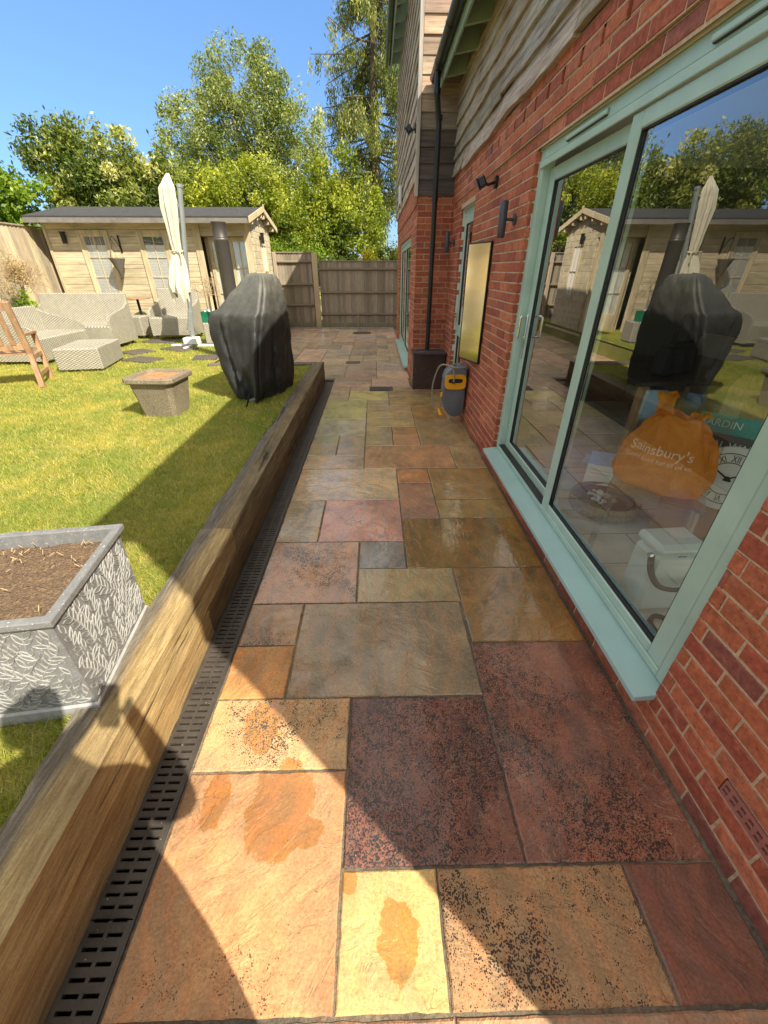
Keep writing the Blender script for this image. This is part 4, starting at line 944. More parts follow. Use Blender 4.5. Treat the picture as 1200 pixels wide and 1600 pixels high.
# drain covers on the paving
a = MB(); a.box(-.10, .26, 6.46, 6.715, -.02, -.004)
for k in range(9): yy = 6.47+k*.0265; a.bbox(-.09, .25, yy, yy+.015, -.0045, .004, .002)
a.bbox(-.105, -.091, 6.455, 6.72, -.01, .004, .002); a.bbox(.251, .265, 6.455, 6.72, -.01, .004, .002)
tag(a.build('drain_cover', simple('cast_iron', (.10, .09, .08), .6, .3, 20)), 'small dark slotted drain cover in the path near the planter box', 'drain cover')
a = MB(); a.bbox(-.68, -.15, 13.0, 13.45, -.005, .012, .004); a.bbox(-.60, -.23, 13.08, 13.37, .0125, .018, .003)
tag(a.build('inspection_cover', simple('wet_iron', (.08, .075, .07), .4, .3, 20)), 'dark rectangular inspection cover in the paving close to the back fence', 'manhole cover')
a = MB(); a.bbox(-.62, -.32, 8.6, 8.82, -.005, .007, .003); tag(a.build('rodding_cover', simple('iron_cover', (.10, .08, .07), .6, .3, 20)), 'small flush brown cover set in the paving beyond the sleeper end', 'drain cover')
# ------------------------------------------------------------------ lead-style planter with leaf relief
lp = thing('leaf_planter', 'large square grey planter with raised leaf pattern standing on the lawn edge nearest the camera', 'planter', (-1.262, 1.080, .322), R(7.8))
G1, G2, G3 = (.20, .205, .205), (.33, .33, .31), (.12, .125, .13)
bh, bb, bt = .425, .240, .250
a = MB()
def frust(mb, h0, r0, h1, r1, col, cap=False):
    P = lambda r, z: [(-r, -r, z), (r, -r, z), (r, r, z), (-r, r, z)]
    v = P(r0, h0)+P(r1, h1); mb.add(v, [(0, 1, 5, 4), (1, 2, 6, 5), (2, 3, 7, 6), (3, 0, 4, 7)]+([(4, 5, 6, 7)] if cap else []), col)
frust(a, -.03, .247, .018, .247, (.3, .3, .29)); frust(a, .018, .247, .026, bb, (.4, .4, .38)); frust(a, .026, bb, bh, bt, G1)
def leaf(mb, to3, cx, cz, ang, L, W):
    def ring(sc, d):
        o = []
        for t, w_ in ((0, .0), (.15, .6), (.4, 1), (.7, .72), (1, 0), (.7, -.72), (.4, -1), (.15, -.6)):
            u, v = (t-.5)*L*sc+.5*L, w_*W*sc; o.append(to3(cx+u*math.cos(ang)-v*math.sin(ang), cz+u*math.sin(ang)+v*math.cos(ang), d))
        return o
    o, i_, c_ = ring(1.10, .001), ring(1.0, .0055), ring(.80, .0035); b0 = len(mb.v); mb.v += o+i_+c_
    for k in range(8):
        q = (k+1) % 8
        mb.f.append((b0+k, b0+q, b0+8+q, b0+8+k)); mb.c.append(G2); mb.f.append((b0+8+k, b0+8+q, b0+16+q, b0+16+k)); mb.c.append(G2)
    mb.f.append(tuple(b0+16+k for k in range(8))); mb.c.append((.20, .20, .195))
a.build('body', LEADP, lp, uv=False)
rr = random.Random(5)
for s in (0, 1, 2, 3):
    lr = MB(); an = s*math.pi/2; ca, sa = math.cos(an), math.sin(an); taken = []
    def to3(u, z, d, ca=ca, sa=sa):
        r = bb+(bt-bb)*(z-.03)/(bh-.03)+d; x, y = u, -r; return (x*ca-y*sa, x*sa+y*ca, z)
    def free(cx, cz, r): return all((cx-p)**2+(cz-q)**2 > (r+w)**2 for p, q, w in taken)
    def stem(u, z, an_, nL, curve):
        for j in range(nL):
            nu, nz = u+.0225*math.cos(an_), z+.0225*math.sin(an_)
            if abs(nu) > .232 or nz > bh-.012 or nz < .032: break
            q = (-math.sin(an_)*.0014, math.cos(an_)*.0014)
            placed = False; pend = []
            for sg in (1, -1):
                la = an_+sg*rr.uniform(.55, .8); L = rr.uniform(.036, .058)
                mx_, mz_ = nu+L*.55*math.cos(la), nz+L*.55*math.sin(la); ex_, ez_ = nu+L*math.cos(la), nz+L*math.sin(la)
                if abs(ex_) < .238 and .032 < ez_ < bh-.006 and free(mx_, mz_, .0075) and free(nu+L*.85*math.cos(la), nz+L*.85*math.sin(la), .005) and free(nu+L*.3*math.cos(la), nz+L*.3*math.sin(la), .005):
                    leaf(lr, to3, nu, nz, la, L, L*.185); pend.append((mx_, mz_, .0095)); pend.append((nu+L*.28*math.cos(la), nz+L*.28*math.sin(la), .007)); pend.append((nu+L*.85*math.cos(la), nz+L*.85*math.sin(la), .005)); placed = True
            if not placed: break
            taken.extend(pend)
            lr.poly([to3(u+q[0], z+q[1], .003), to3(u-q[0], z-q[1], .003), to3(nu-q[0], nz-q[1], .003), to3(nu+q[0], nz+q[1], .003)], G2)
            u, z = nu, nz; an_ += curve
    for k in (0, -2, 2, -4, 4, -1, 1, -3, 3): stem(k*.010, .034, math.pi/2-k*.30, 26, rr.uniform(-.02, .02))
    for it in range(900): stem(rr.uniform(-.235, .235), rr.uniform(.03, bh-.05), rr.gauss(math.pi/2, .55), rr.randint(3, 14), rr.uniform(-.09, .09))
    lr.build('leaf_relief', LEADP, lp, uv=False)
a = MB()
for k in range(4):
    M = Matrix.Rotation(k*math.pi/2, 4, 'Z')
    pf = [(.250, bh-.02), (.260, bh-.012), (.268, bh+.0), (.268, bh+.018), (.265, bh+.022), (.241, bh+.022), (.238, bh+.018), (.236, bh-.05)]
    v = []
    for s in (-1, 1):
        for r, z in pf: v.append(M @ Vector((s*r, -r, z)))
    n_ = len(pf); a.add(v, [(i, n_+i, n_+(i+1) % n_, (i+1) % n_) for i in range(n_)], G1)
a.build('rim', LEADP, lp, uv=False)
a = MB(); rr = random.Random(8); N_ = 14
for i in range(N_):
    for j in range(N_):
        h = lambda p, q: bh-.022+.004*math.sin(p*1.7+q*.9)+.003*math.sin(p*.9-q*2.3)
        a.poly([(-.237+.474*(i+p)/N_, -.237+.474*(j+q)/N_, h(i+p, j+q)-.015) for p, q in ((0, 0), (1, 0), (1, 1), (0, 1))])
a.build('soil', SOILM, lp, smooth=True, uv=False)
a = MB()
for k in range(46):                                  # dead straw and bark bits
    x, y = rr.uniform(-.22, .22), rr.uniform(.0, .22) if rr.random() < .6 else rr.uniform(-.22, .22); t = rr.uniform(0, 3.1); L = rr.uniform(.006, .022)
    a.tube([(x, y, bh-.012), (x+L*math.cos(t), y+L*math.sin(t), bh-.008+rr.uniform(0, .01))], .0014, 4)
a.tube([(-.24, -.02, bh-.03), (-.215, -.03, bh+.02), (-.205, -.05, bh+.09)], [.012, .009, .004], 8)
stuff(a.build('straw', simple('straw', (.52, .38, .2), .8), lp, uv=False))

# ------------------------------------------------------------------ cast stone pot
sp = thing('stone_pot', 'square brown cast stone pot with a chamfered rim standing on the sunny lawn', 'plant pot', (-2.30, 4.40, LZ), R(-4))
def octo(rx, z, ch=.06): c = rx-ch; return [(c, -rx, z), (rx, -c, z), (rx, c, z), (c, rx, z), (-c, rx, z), (-rx, c, z), (-rx, -c, z), (-c, -rx, z)]
a = MB(); lv = [(.175, 0, .035), (.225, .35, .045), (.255, .36, .05), (.262, .372, .05), (.262, .405, .05), (.255, .415, .05), (.215, .415, .045), (.20, .37, .04)]
i0 = 0
for r, z, c in lv: a.v += octo(r, z, c)
for j in range(len(lv)-1):
    for k in range(8): a.f.append((j*8+k, j*8+(k+1) % 8, (j+1)*8+(k+1) % 8, (j+1)*8+k)); a.c.append(None)
a.f.append(tuple(range(8))[::-1]); a.c.append(None)
a.build('pot_body', STONEP, sp)
a = MB(); a.poly(octo(.212, .385, .04)); a.build('soil', simple('rusty_soil', (.42, .22, .10), .95, .4, 25, bstr=1, bscale=70), sp)

# ------------------------------------------------------------------ covered barbecue
bq = thing('covered_barbecue', 'barbecue under a black weathered vinyl cover on the lawn by the sleepers', 'barbecue', (-1.45, 5.2, LZ))
lev = [ # z, F, R, B, L, corner roundness, fold depth
 (.312, (-1.37, 4.68), (-1.10, 5.48), (-1.45, 5.75), (-1.70, 4.93), .030),
 (.45, (-1.35, 4.66), (-1.07, 5.50), (-1.52, 5.80), (-1.76, 4.92), .026),
 (.62, (-1.33, 4.66), (-1.05, 5.52), (-1.60, 5.85), (-1.84, 4.92), .022),
 (.82, (-1.295, 4.66), (-1.04, 5.53), (-1.66, 5.88), (-1.90, 4.93), .016),
 (1.02, (-1.25, 4.67), (-1.03, 5.54), (-1.70, 5.90), (-1.94, 4.94), .011),
 (1.17, (-1.22, 4.69), (-1.03, 5.54), (-1.68, 5.90), (-1.92, 4.93), .006),
 (1.235, (-1.205, 4.70), (-1.04, 5.54), (-1.65, 5.88), (-1.875, 4.92), .003),
 (1.27, (-1.20, 4.74), (-1.045, 5.52), (-1.60, 5.85), (-1.80, 4.96), .004),
 (1.42, (-1.195, 4.87), (-1.06, 5.47), (-1.50, 5.75), (-1.64, 5.05), .006),
 (1.55, (-1.205, 4.97), (-1.09, 5.42), (-1.42, 5.65), (-1.50, 5.14), .005),
 (1.60, (-1.235, 5.03), (-1.12, 5.38), (-1.36, 5.58), (-1.44, 5.20), .003),
 (1.608, (-1.27, 5.15), (-1.20, 5.35), (-1.30, 5.45), (-1.36, 5.25), .002)]
NS = 44; V_ = []; rb = random.Random(11); ph = [rb.uniform(0, 6.28) for _ in range(8)]
def refine(lv):
    out = []
    for a_, b_ in zip(lv, lv[1:]):
        k = 4 if b_[0]-a_[0] > .1 else 2
        for i in range(k):
            t = i/k; mixp = lambda p, q: (p[0]+(q[0]-p[0])*t, p[1]+(q[1]-p[1])*t)
            out.append((a_[0]+(b_[0]-a_[0])*t, *[mixp(a_[j], b_[j]) for j in range(1, 5)], a_[5]+(b_[5]-a_[5])*t))
    out.append(lv[-1]); return out
lev = refine(lev); cvm = MB(); M_ = NS*4
for (z, Fp, Rp, Bp, Lp, fd) in lev:
    C4 = [Vector((*p, 0)) for p in (Fp, Rp, Bp, Lp)]; cen = sum(C4, Vector())/4
    for e in range(4):
        p, q = C4[e], C4[(e+1) % 4]
        for k in range(NS):
            t = k/NS; s = e+t
            pt = p.lerp(q, t)
            cd = min(t, 1-t)                          # round the corners
            pull = max(0, 1-cd/.16)**2*.15 if z < 1.62 else 0
            pt = pt.lerp(cen, pull)
            pt += (cen-pt)*(.10*4*t*(1-t)*(.35 if z < 1.1 else .12))*(.5+.5*math.sin(ph[e]+z))
            n_ = (pt-cen).normalized(); fade = min(1, (1.30-z)/.5) if z < 1.3 else 0
            f_ = math.sin(s*9.1+ph[0]+.8*z)+.6*math.sin(s*17.3+ph[1]-1.4*z)+.35*math.sin(s*31+ph[2])+(1.6*math.exp(-((t-.36-.18*(1.2-z))/.035)**2)-1.8*math.exp(-((t-.30-.22*(1.2-z))/.03)**2))
            f_ = f_ if fade > 0 else .5*math.sin(s*13+ph[3]+z*6)
            pt += n_*fd*f_*1.0*(1+.4*math.sin(z*9+s*3))
            # tie-down strap pulls the hem in low on the front corner
            zz_ = z+(.012*math.sin(s*6+1)+.02*math.exp(-((s % 4-3.55)/.12)**2) if z < .32 else .0)
            cvm.v.append((pt.x+1.45, pt.y-5.2, zz_-LZ))
for j in range(len(lev)-1):
    for k in range(M_): q = (k+1) % M_; cvm.f.append((j*M_+k, j*M_+q, (j+1)*M_+q, (j+1)*M_+k)); cvm.c.append(None)
cvm.f.append(tuple((len(lev)-1)*M_+k for k in range(M_))); cvm.c.append(None)
cvo = cvm.build('cover', COVER, bq, smooth=62, uv=False)
tx = bpy.data.textures.new('cover_creases', 'CLOUDS'); tx.noise_scale = .16; tx.noise_depth = 3
dm_ = cvo.modifiers.new('creases', 'DISPLACE'); dm_.texture = tx; dm_.strength = .055; dm_.mid_level = .5
tx2 = bpy.data.textures.new('cover_wrinkles', 'CLOUDS'); tx2.noise_scale = .05; tx2.noise_depth = 2; dm2 = cvo.modifiers.new('wrinkles', 'DISPLACE'); dm2.texture = tx2; dm2.strength = .014; dm2.mid_level = .5
a = MB(); a.tube(smoothpath([(.02, -.60, .16), (.0, -.63, .10), (-.02, -.64, .04), (-.035, -.66, .005)]), .011, 6, sy=.3); a.build('strap', RUBBER, bq)
a = MB(); a.bbox(.015, .085, -.585, -.575, .045, .075, .003, M=Matrix.Rotation(-.35, 4, 'Y')); a.build('buckle', simple('buckle_grey', (.16, .17, .19), .4), bq)
a = MB()
for (x, y) in ((.05, -.45), (.32, .22), (-.12, -.2), (.0, .45)):
    a.tube([(x, y-.012, .035), (x, y+.012, .035)], .033, 14)
a.v = [(x, y, z) for x, y, z in a.v]
for i, (x, y) in enumerate(((.0, -.38), (.25, .20), (-.15, -.2), (.0, .40))):
    w_ = MB(); w_.tube([(x, y-.012, .034), (x, y+.012, .034)], .033, 14); w_.build('wheel', RUBBER, bq)

# ------------------------------------------------------------------ flue pipe
a = thing('flue_pipe', 'tall dark grey steel flue pipe standing between the covered barbecue and the garden cabin', 'flue', (-2.31, 7.3, LZ))
p = MB(); p.lathe([(0, 0), (.16, 0), (.16, .02), (.108, .03), (.108, 1.72), (.112, 1.725), (.112, 1.745), (.108, 1.75), (.108, 1.76)], 28); p.build('pipe', simple('flue_steel', (.115, .105, .10), .45, .15, 3, metal=.4), a, smooth=40)
p = MB(); p.lathe([(.108, 1.762), (.102, 1.77), (.102, 1.93), (.108, 1.94), (.108, 1.955), (.0, 1.965)], 28); p.build('cap', simple('cap_steel', (.085, .075, .07), .5, .2, 3, metal=.4), a, smooth=40)

# ------------------------------------------------------------------ parasol
us = thing('parasol', 'closed cream cantilever parasol tied to its leaning grey mast on the lawn', 'parasol', (-3.72, 8.8, .36))
o_ = Vector((-3.72, 8.8, .36)); L_ = lambda x, y, z: Vector((x, y, z))-o_
p = MB(); p.tube([L_(-3.70, 8.8, .45), L_(-3.33, 8.8, 2.86)], .042, 16); p.tube([L_(-3.33, 8.8, 2.85), L_(-3.325, 8.8, 2.90)], .05, 16); p.tube([L_(-3.715, 8.8, .60), L_(-3.62, 8.8, .95)], .05, 16)
p.build('mast', simple('mast_grey', (.42, .46, .47), .3, .06, 4, metal=.5), us, smooth=40)
p = MB(); p.bbox(-.13, .13, -.13, .13, .0, .12, .01); p.box(-.42, .42, -.03, .03, -.05, -.01); p.box(-.03, .03, -.42, .42, -.05, -.01); p.build('base', WHITE, us)
p = MB(); p.tube([L_(-3.40, 8.8, 2.45), L_(-3.43, 8.77, 2.75), L_(-3.46, 8.75, 2.98)], .014, 8); p.build('arm', simple('arm_grey', (.45, .47, .47), .4, metal=.5), us)
prof_ = [(-3.463, .022, 3.030), (-3.495, .070, 2.942), (-3.53, .115, 2.837), (-3.565, .118, 2.586), (-3.575, .098, 2.337), (-3.59, .082, 2.079), (-3.59, .066, 1.93), (-3.63, .115, 1.756), (-3.67, .155, 1.53), (-3.69, .17, 1.389), (-3.68, .15, 1.22)]
p = MB(); NR = 72; ra = random.Random(4); pz = [ra.uniform(0, 6) for _ in range(6)]
lv2 = []
for A, B in zip(prof_, prof_[1:]):
    for i in range(5): t = i/5; lv2.append(tuple(A[k]+(B[k]-A[k])*t for k in range(3)))
lv2.append(prof_[-1])
for j, (cx, r, z) in enumerate(lv2):
    for k in range(NR):
        t = 2*math.pi*k/NR; fold = 1+(.30 if z < 2.9 else .1)*math.sin(8*t+pz[0]+.5*math.sin(z*3))*.6+.10*math.sin(17*t+pz[1]+z*2)+.06*math.sin(5*t-z*7)
        zz_ = z+(.10*math.sin(3*t+1)+.06*math.sin(8*t+2) if j == len(lv2)-1 else (.05*math.sin(3*t+1) if j > len(lv2)-4 else 0))
        p.v.append(tuple(L_(cx+r*fold*math.cos(t), 8.74+r*fold*.75*math.sin(t), zz_)))
for j in range(len(lv2)-1):
    for k in range(NR): q = (k+1) % NR; p.f.append((j*NR+k, j*NR+q, (j+1)*NR+q, (j+1)*NR+k)); p.c.append(None)
p.build('canopy', simple('cream_canvas', (.72, .68, .54), .85, .14, 5, bstr=.3), us, smooth=60, uv=False)
p = MB(); p.tube([L_(-3.60+.095*math.cos(t), 8.74+.085*math.sin(t), 1.93+.01*math.sin(3*t)) for t in np.linspace(0, 6.28, 20)], .014, 6)
p.tube([L_(-3.52, 8.66, 1.93), L_(-3.50, 8.64, 1.85), L_(-3.51, 8.63, 1.76)], .012, 5); p.build('tie', simple('tie_cloth', (.66, .60, .42), .9), us)

# ------------------------------------------------------------------ garden cabin
sh = thing('garden_cabin', 'pale timber garden cabin with white paned windows and a dark felt roof', 'summer house', (-5.1, 12.1, .3))
SX0, SX1, SY0, SY1, SZ0, SE, SR = -7.40, -2.85, 11.05, 13.15, .26, 2.575, 2.90
def sb(mb, name, mat, par=None, **k): return in_local(sh, mb).build(name, mat, par or sh, **k)
rs_ = random.Random(12)
a = MB(); z = SZ0; BHt = .135; PW = -3.98
holes_f = [(-6.66, -6.02, 1.0, 2.38), (-5.32, -4.68, 1.0, 2.38)]
while z < SE-.02:
    zt = min(z+BHt, SE); k = rs_.uniform(.92, 1.08); c = (k, k*rs_.uniform(.97, 1.02), k)
    a.bbox(SX0, PW, SY0, SY0+.045, z+.001, zt-.001, .007, c)
    k = rs_.uniform(.88, 1.04); a.bbox(SX1-.045, SX1, SY0+.28, SY1, z+.001, zt-.001, .007, (k, k, k)); a.bbox(SX0, SX0+.045, SY0+.05, SY1, z+.001, zt-.001, .007, (k, k, k))
    a.bbox(PW, SX1-.05, SY0+.28, SY0+.32, z+.001, zt-.001, .007, (k, k, k)); a.box(SX0+.05, SX1-.05, SY1-.04, SY1, z, zt, c)
    z += BHt
zz_ = SE
while zz_ < SR-.1:                                    # gable end boards
    f_ = (zz_+.12-SE)/(SR-SE); yc = (SY0+SY1)/2; hw = (SY1-SY0)/2+.10
    y_a, y_b = yc-hw*(1-f_), yc+hw*(1-f_)
    a.bbox(SX1-.045, SX1, y_a, y_b, zz_+.001, zz_+.118, .006, (.95, .95, .95)); a.box(SX0, SX0+.04, y_a, y_b, zz_, zz_+.12, (1, 1, 1)); zz_ += .12
a.bbox(PW, SX1-.0, SY0+.0, SY0+.30, 2.30, SE, .004, (.8, .8, .8))
sb(a, 'timber_wall', SHEDW, uv=False)
a = MB(); a.bbox(SX0-.015, SX0+.05, SY0-.02, SY0-.0015, SZ0, SE, .004); sb(a, 'corner_trim', SHEDT)
a = MB(); a.bbox(PW-.12, PW+.04, SY0-.025, SY0-.0015, SZ0, SE-.02, .004); sb(a, 'door_trim', SHEDT)
a = MB(); a.bbox(SX1-.12, SX1+.02, SY0-.02, SY0+.12, SZ0, SE-.02, .006); sb(a, 'porch_post', SHEDT)
yc = (SY0+SY1)/2; OV = .36
a = MB()
def slope(mb, x0, x1, ya, za, yb, zb, t, col=None):
    mb.add([(x0, ya, za), (x1, ya, za), (x1, yb, zb), (x0, yb, zb), (x0, ya, za+t), (x1, ya, za+t), (x1, yb, zb+t), (x0, yb, zb+t)], [(0, 3, 2, 1), (4, 5, 6, 7), (0, 1, 5, 4), (1, 2, 6, 5), (2, 3, 7, 6), (3, 0, 4, 7)], col)
XE0, XE1 = SX0-.12, SX1+.14
slope(a, XE0, XE1, SY0-OV, SE+.02, yc, SR, .035); slope(a, XE0, XE1, yc, SR, SY1+OV, SE+.02, .035); sb(a, 'roof', FELT)
a = MB(); slope(a, XE0+.02, XE1-.02, SY0-OV+.03, SE-.01, yc, SR-.03, .025); slope(a, XE0+.02, XE1-.02, yc, SR-.03, SY1+OV-.03, SE-.01, .025); sb(a, 'roof_boards', SHEDT)
a = MB(); a.bbox(XE0, XE1-.03, SY0-OV-.012, SY0-OV+.012, SE-.07, SE+.022, .003); sb(a, 'eaves_board', simple('dark_eaves', (.22, .20, .17), .7))
for s_, (ya, yb) in enumerate(((SY0-OV-.02, yc), (SY1+OV+.02, yc))):
    a = MB(); slope(a, XE1-.002, XE1+.022, ya, SE-.06, yb, SR-.06, .11); sb(a, 'bargeboard', SHEDT)
a = MB(); a.bbox(XE1+.023, XE1+.04, yc-.05, yc+.05, SR-.06, SR+.09, .004); sb(a, 'finial', SHEDT)
for (yy, z) in ((SY0-.02, 2.58), (SY0+.50, 2.69), (SY0+.92, 2.77), (SY1-.92, 2.77), (SY1-.50, 2.69), (SY1-.02, 2.58)):
    a = MB(); a.bbox(SX1+.001, XE1-.004, yy-.035, yy+.035, z-.07, z+.05, .012); sb(a, 'purlin', SHEDT)
CURT = simple('white_blind', (.80, .80, .78), .8, .06, 10)
SGL = m_glass('cabin_glass', .04, (.93, .95, .94))
def paned(xa, xb, za, zb, yy, name='window', blind=True, rows=3, dark=.16):
    f = MB(); w_ = .055; f.bbox(xa, xa+w_, yy-.03, yy-.0015, za, zb, .004); f.bbox(xb-w_, xb, yy-.03, yy-.0015, za, zb, .004); f.bbox(xa+w_, xb-w_, yy-.03, yy-.0015, zb-w_, zb, .004); f.bbox(xa+w_, xb-w_, yy-.03, yy-.0015, za, za+w_, .004)
    w2 = .10; f.bbox(xa+w_+.001, xa+w2+.02, yy-.022, yy-.002, za+w_, zb-w_, .003); f.bbox(xb-w2-.02, xb-w_-.001, yy-.022, yy-.002, za+w_, zb-w_, .003); f.bbox(xa+w2+.02, xb-w2-.02, yy-.022, yy-.002, zb-w2-.02, zb-w_, .003); f.bbox(xa+w2+.02, xb-w2-.02, yy-.022, yy-.002, za+w_, za+w2+.02, .003)
    fo = sb(f, name, SHEDT)
    xa2, xb2, za2, zb2 = xa+w2+.02, xb-w2-.02, za+w2+.02, zb-w2-.02; xm = (xa2+xb2)/2
    g_ = MB(); g_.bbox(xm-.009, xm+.009, yy-.024, yy-.014, za2, zb2, .002)
    for r_ in range(1, rows): zr = zb2-(zb2-za2)*r_/rows; g_.bbox(xa2, xb2, yy-.026, yy-.0135, zr-.008, zr+.008, .002)
    sb(g_, 'glazing_bar', WHITE if name != 'window' else SHEDT, fo)
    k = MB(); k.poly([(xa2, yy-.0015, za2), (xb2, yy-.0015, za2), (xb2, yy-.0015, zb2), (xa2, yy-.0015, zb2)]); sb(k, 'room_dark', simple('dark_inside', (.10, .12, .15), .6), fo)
    if blind:
        k = MB(); z_ = za2; zt = zb2-dark
        while z_ < zt:
            k.add([(xa2, yy-.004, z_), (xb2, yy-.004, z_), (xb2, yy-.0085, z_+.0285), (xa2, yy-.0085, z_+.0285)], [(0, 1, 2, 3)]); z_ += .031
        sb(k, 'blind', CURT, fo)
    k = MB(); k.poly([(xa2, yy-.0125, za2), (xb2, yy-.0125, za2), (xb2, yy-.0125, zb2), (xa2, yy-.0125, zb2)]); sb(k, 'pane', SGL, fo)
paned(-6.68, -6.00, .98, 2.40, SY0-.001); paned(-5.36, -4.68, .98, 2.40, SY0-.001)
for (xa, xb) in ((-3.90, -3.42), (-3.415, -2.94)):    # double doors with white sheets behind the glass
    f = MB(); yy = SY0+.279; w_ = .085; za, zb = SZ0+.02, 2.29
    f.bbox(xa, xa+w_, yy-.035, yy-.001, za, zb, .004); f.bbox(xb-w_, xb, yy-.035, yy-.001, za, zb, .004); f.bbox(xa+w_, xb-w_, yy-.035, yy-.001, zb-w_, zb, .004); f.bbox(xa+w_, xb-w_, yy-.035, yy-.001, za, za+.4, .004)
    xm = (xa+xb)/2; f.bbox(xm-.01, xm+.01, yy-.03, yy-.012, za+.4, zb-w_, .003)
    for z_ in (1.15, 1.68): f.bbox(xa+w_, xb-w_, yy-.032, yy-.0115, z_-.01, z_+.01, .003)
    fo = sb(f, 'cabin_door', SHEDT)
    k = MB(); k.poly([(xa+w_, yy-.003, za+.4), (xb-w_, yy-.003, za+.4), (xb-w_, yy-.003, zb-w_), (xa+w_, yy-.003, zb-w_)]); sb(k, 'curtain', CURT, fo)
    k = MB(); k.poly([(xa+w_, yy-.010, za+.4), (xb-w_, yy-.010, za+.4), (xb-w_, yy-.010, zb-w_), (xa+w_, yy-.010, zb-w_)]); sb(k, 'pane', SGL, fo)
f = MB(); x = SX1+.0015; ya, yb, za, zb = 12.02, 12.52, 1.0, 2.22   # side window
for q in ((ya, ya+.06, za, zb), (yb-.06, yb, za, zb), (ya+.06, yb-.06, zb-.06, zb), (ya+.06, yb-.06, za, za+.06), ((ya+yb)/2-.01, (ya+yb)/2+.01, za+.06, zb-.06), (ya+.06, yb-.06, 1.6, 1.62)): f.bbox(x, x+.03, *q, .003)
fo = sb(f, 'side_window', SHEDT); k = MB(); k.poly([(x+.004, ya+.06, za+.06), (x+.004, yb-.06, za+.06), (x+.004, yb-.06, zb-.06), (x+.004, ya+.06, zb-.06)]); sb(k, 'pane', CURT, fo)
k = MB(); k.box(SX0-.1, SX1+.1, SY0-.15, SY1+.1, .2, SZ0-.002); sb(k, 'floor_base', SHEDT)
def clamp_lamp(x, y, z, label, ax):
    t = thing('lantern', label, 'lantern', (x, y, z)); p = MB()
    if ax == 'y': p.bbox(-.04, .04, -.11, -.04, -.10, .10, .006); p.bbox(-.025, .025, -.04, .0, -.02, .05, .004); p.bbox(-.05, .05, -.12, -.03, .10, .12, .005)
    else: p.bbox(.04, .11, -.04, .04, -.10, .10, .006); p.bbox(.0, .04, -.025, .025, -.02, .05, .004); p.bbox(.03, .12, -.05, .05, .10, .12, .005)
    p.build('lantern_body', BLACK, t); return t
clamp_lamp(-6.97, SY0, 2.25, 'dark square lantern on the cabin wall left of its windows', 'y')
clamp_lamp(SX1, 12.0, 2.30, 'dark square lantern on the end wall of the cabin beside its narrow window', 'x')
t = thing('hanging_basket', 'cone-shaped wicker hanging basket on a hooked bracket between the cabin windows', 'hanging basket', (-5.80, SY0, 2.25))
p = MB(); p.bbox(-.02, .02, -.012, -.001, -.28, .06, .003); p.tube(smoothpath([(.0, -.01, -.22), (-.02, -.10, -.05), (-.03, -.20, .03), (-.03, -.27, -.02), (-.03, -.25, -.06)]), .007, 6); p.build('bracket', BLACK, t)
p = MB(); p.lathe([(.0, -.74), (.02, -.72), (.16, -.40), (.165, -.385), (.155, -.385), (.15, -.40), (.0, -.41)], 20, (-.03, -.24, 0)); p.build('cone_basket', simple('grey_wicker', (.16, .145, .12), .8, .4, 60, bstr=.8), t)
p = MB()
for k in range(3): an = k*2.1; p.tube([(-.03+.16*math.cos(an), -.24+.16*math.sin(an), -.385), (-.03, -.24, -.06)], .0025, 4)
p.build('chain', BLACK, t)

# ------------------------------------------------------------------ fences
def fence(name, label, P0, P1, z0, z1, mat, rails, parent_group=None, capz=True, seed=1, posts=(), bw=.085, out=1):
    P0, P1 = Vector(P0), Vector(P1); d = (P1-P0); L = d.length; d.normalize(); nrm = Vector((d.y, -d.x, 0))*out
    t = thing(name, label, 'fence', (P0.x, P0.y, z0)); ang = math.atan2(d.y, d.x); t.rotation_euler = (0, 0, ang)
    rr = random.Random(seed); a = MB(); u = 0; s = -out
    H = z1-z0; gbh = .15
    while u < L:
        k = rr.uniform(.66, 1.2); w2 = min(bw+.02, L-u); h = H+rr.uniform(-.008, .005)
        v = [(u, -.002, gbh), (u+w2, -.024, gbh), (u+w2, -.004, gbh), (u, .006, gbh)]
        a.add([(x, y*(1 if s > 0 else 1), z) for x, y, z in v]+[(x, y, h) for x, y, _ in v], [(0, 1, 5, 4), (1, 2, 6, 5), (2, 3, 7, 6), (3, 0, 4, 7), (4, 5, 6, 7)], (k, k*rr.uniform(.95, 1.02), k*rr.uniform(.9, 1.03))); u += bw
    a.build('boards', mat, t, uv=False)
    a = MB(); a.bbox(0, L, -.028, .006, 0, gbh-.004, .003, (.8, .8, .75)); a.build('gravel_board', mat, t, uv=False)
    if capz: a = MB(); a.bbox(-.01, L+.01, -.045, .03, H+.004, H+.032, .004, (.75, .72, .7)); a.build('capping', mat, t, uv=False)
    for z in rails: a = MB(); a.add([(0, -.017, z-.04), (L, -.017, z-.04), (L, -.075, z-.012), (0, -.075, z-.012), (0, -.075, z+.012), (L, -.075, z+.012), (L, -.017, z+.04), (0, -.017, z+.04)], [(0, 1, 2, 3), (3, 2, 5, 4), (4, 5, 6, 7), (0, 3, 4, 7), (1, 6, 5, 2)], (.62, .58, .52)); a.build('rail', mat, t, uv=False)
    for (u, h, w_) in posts: a = MB(); a.bbox(u-w_/2, u+w_/2, -.10, -.0, 0, h-z0, .006, (1.25, 1.2, 1.1)); a.build('post', mat, t, uv=False)
    return t
BF = 14.56
fence('garden_fence', 'greyed close-board fence closing the far end of the paved path', (-1.74, BF, 0), (.9, BF, 0), 0, 1.86, FENCEB, (.40, 1.02, 1.66), seed=3)
fence('garden_fence', 'taller close-board fence panel between the cabin and the far end fence', (-3.7, BF+.05, 0), (-1.92, BF+.05, 0), 0, 2.08, FENCEB, (.66, 1.24, 1.85), posts=((.62, 2.10, .10),), seed=4)
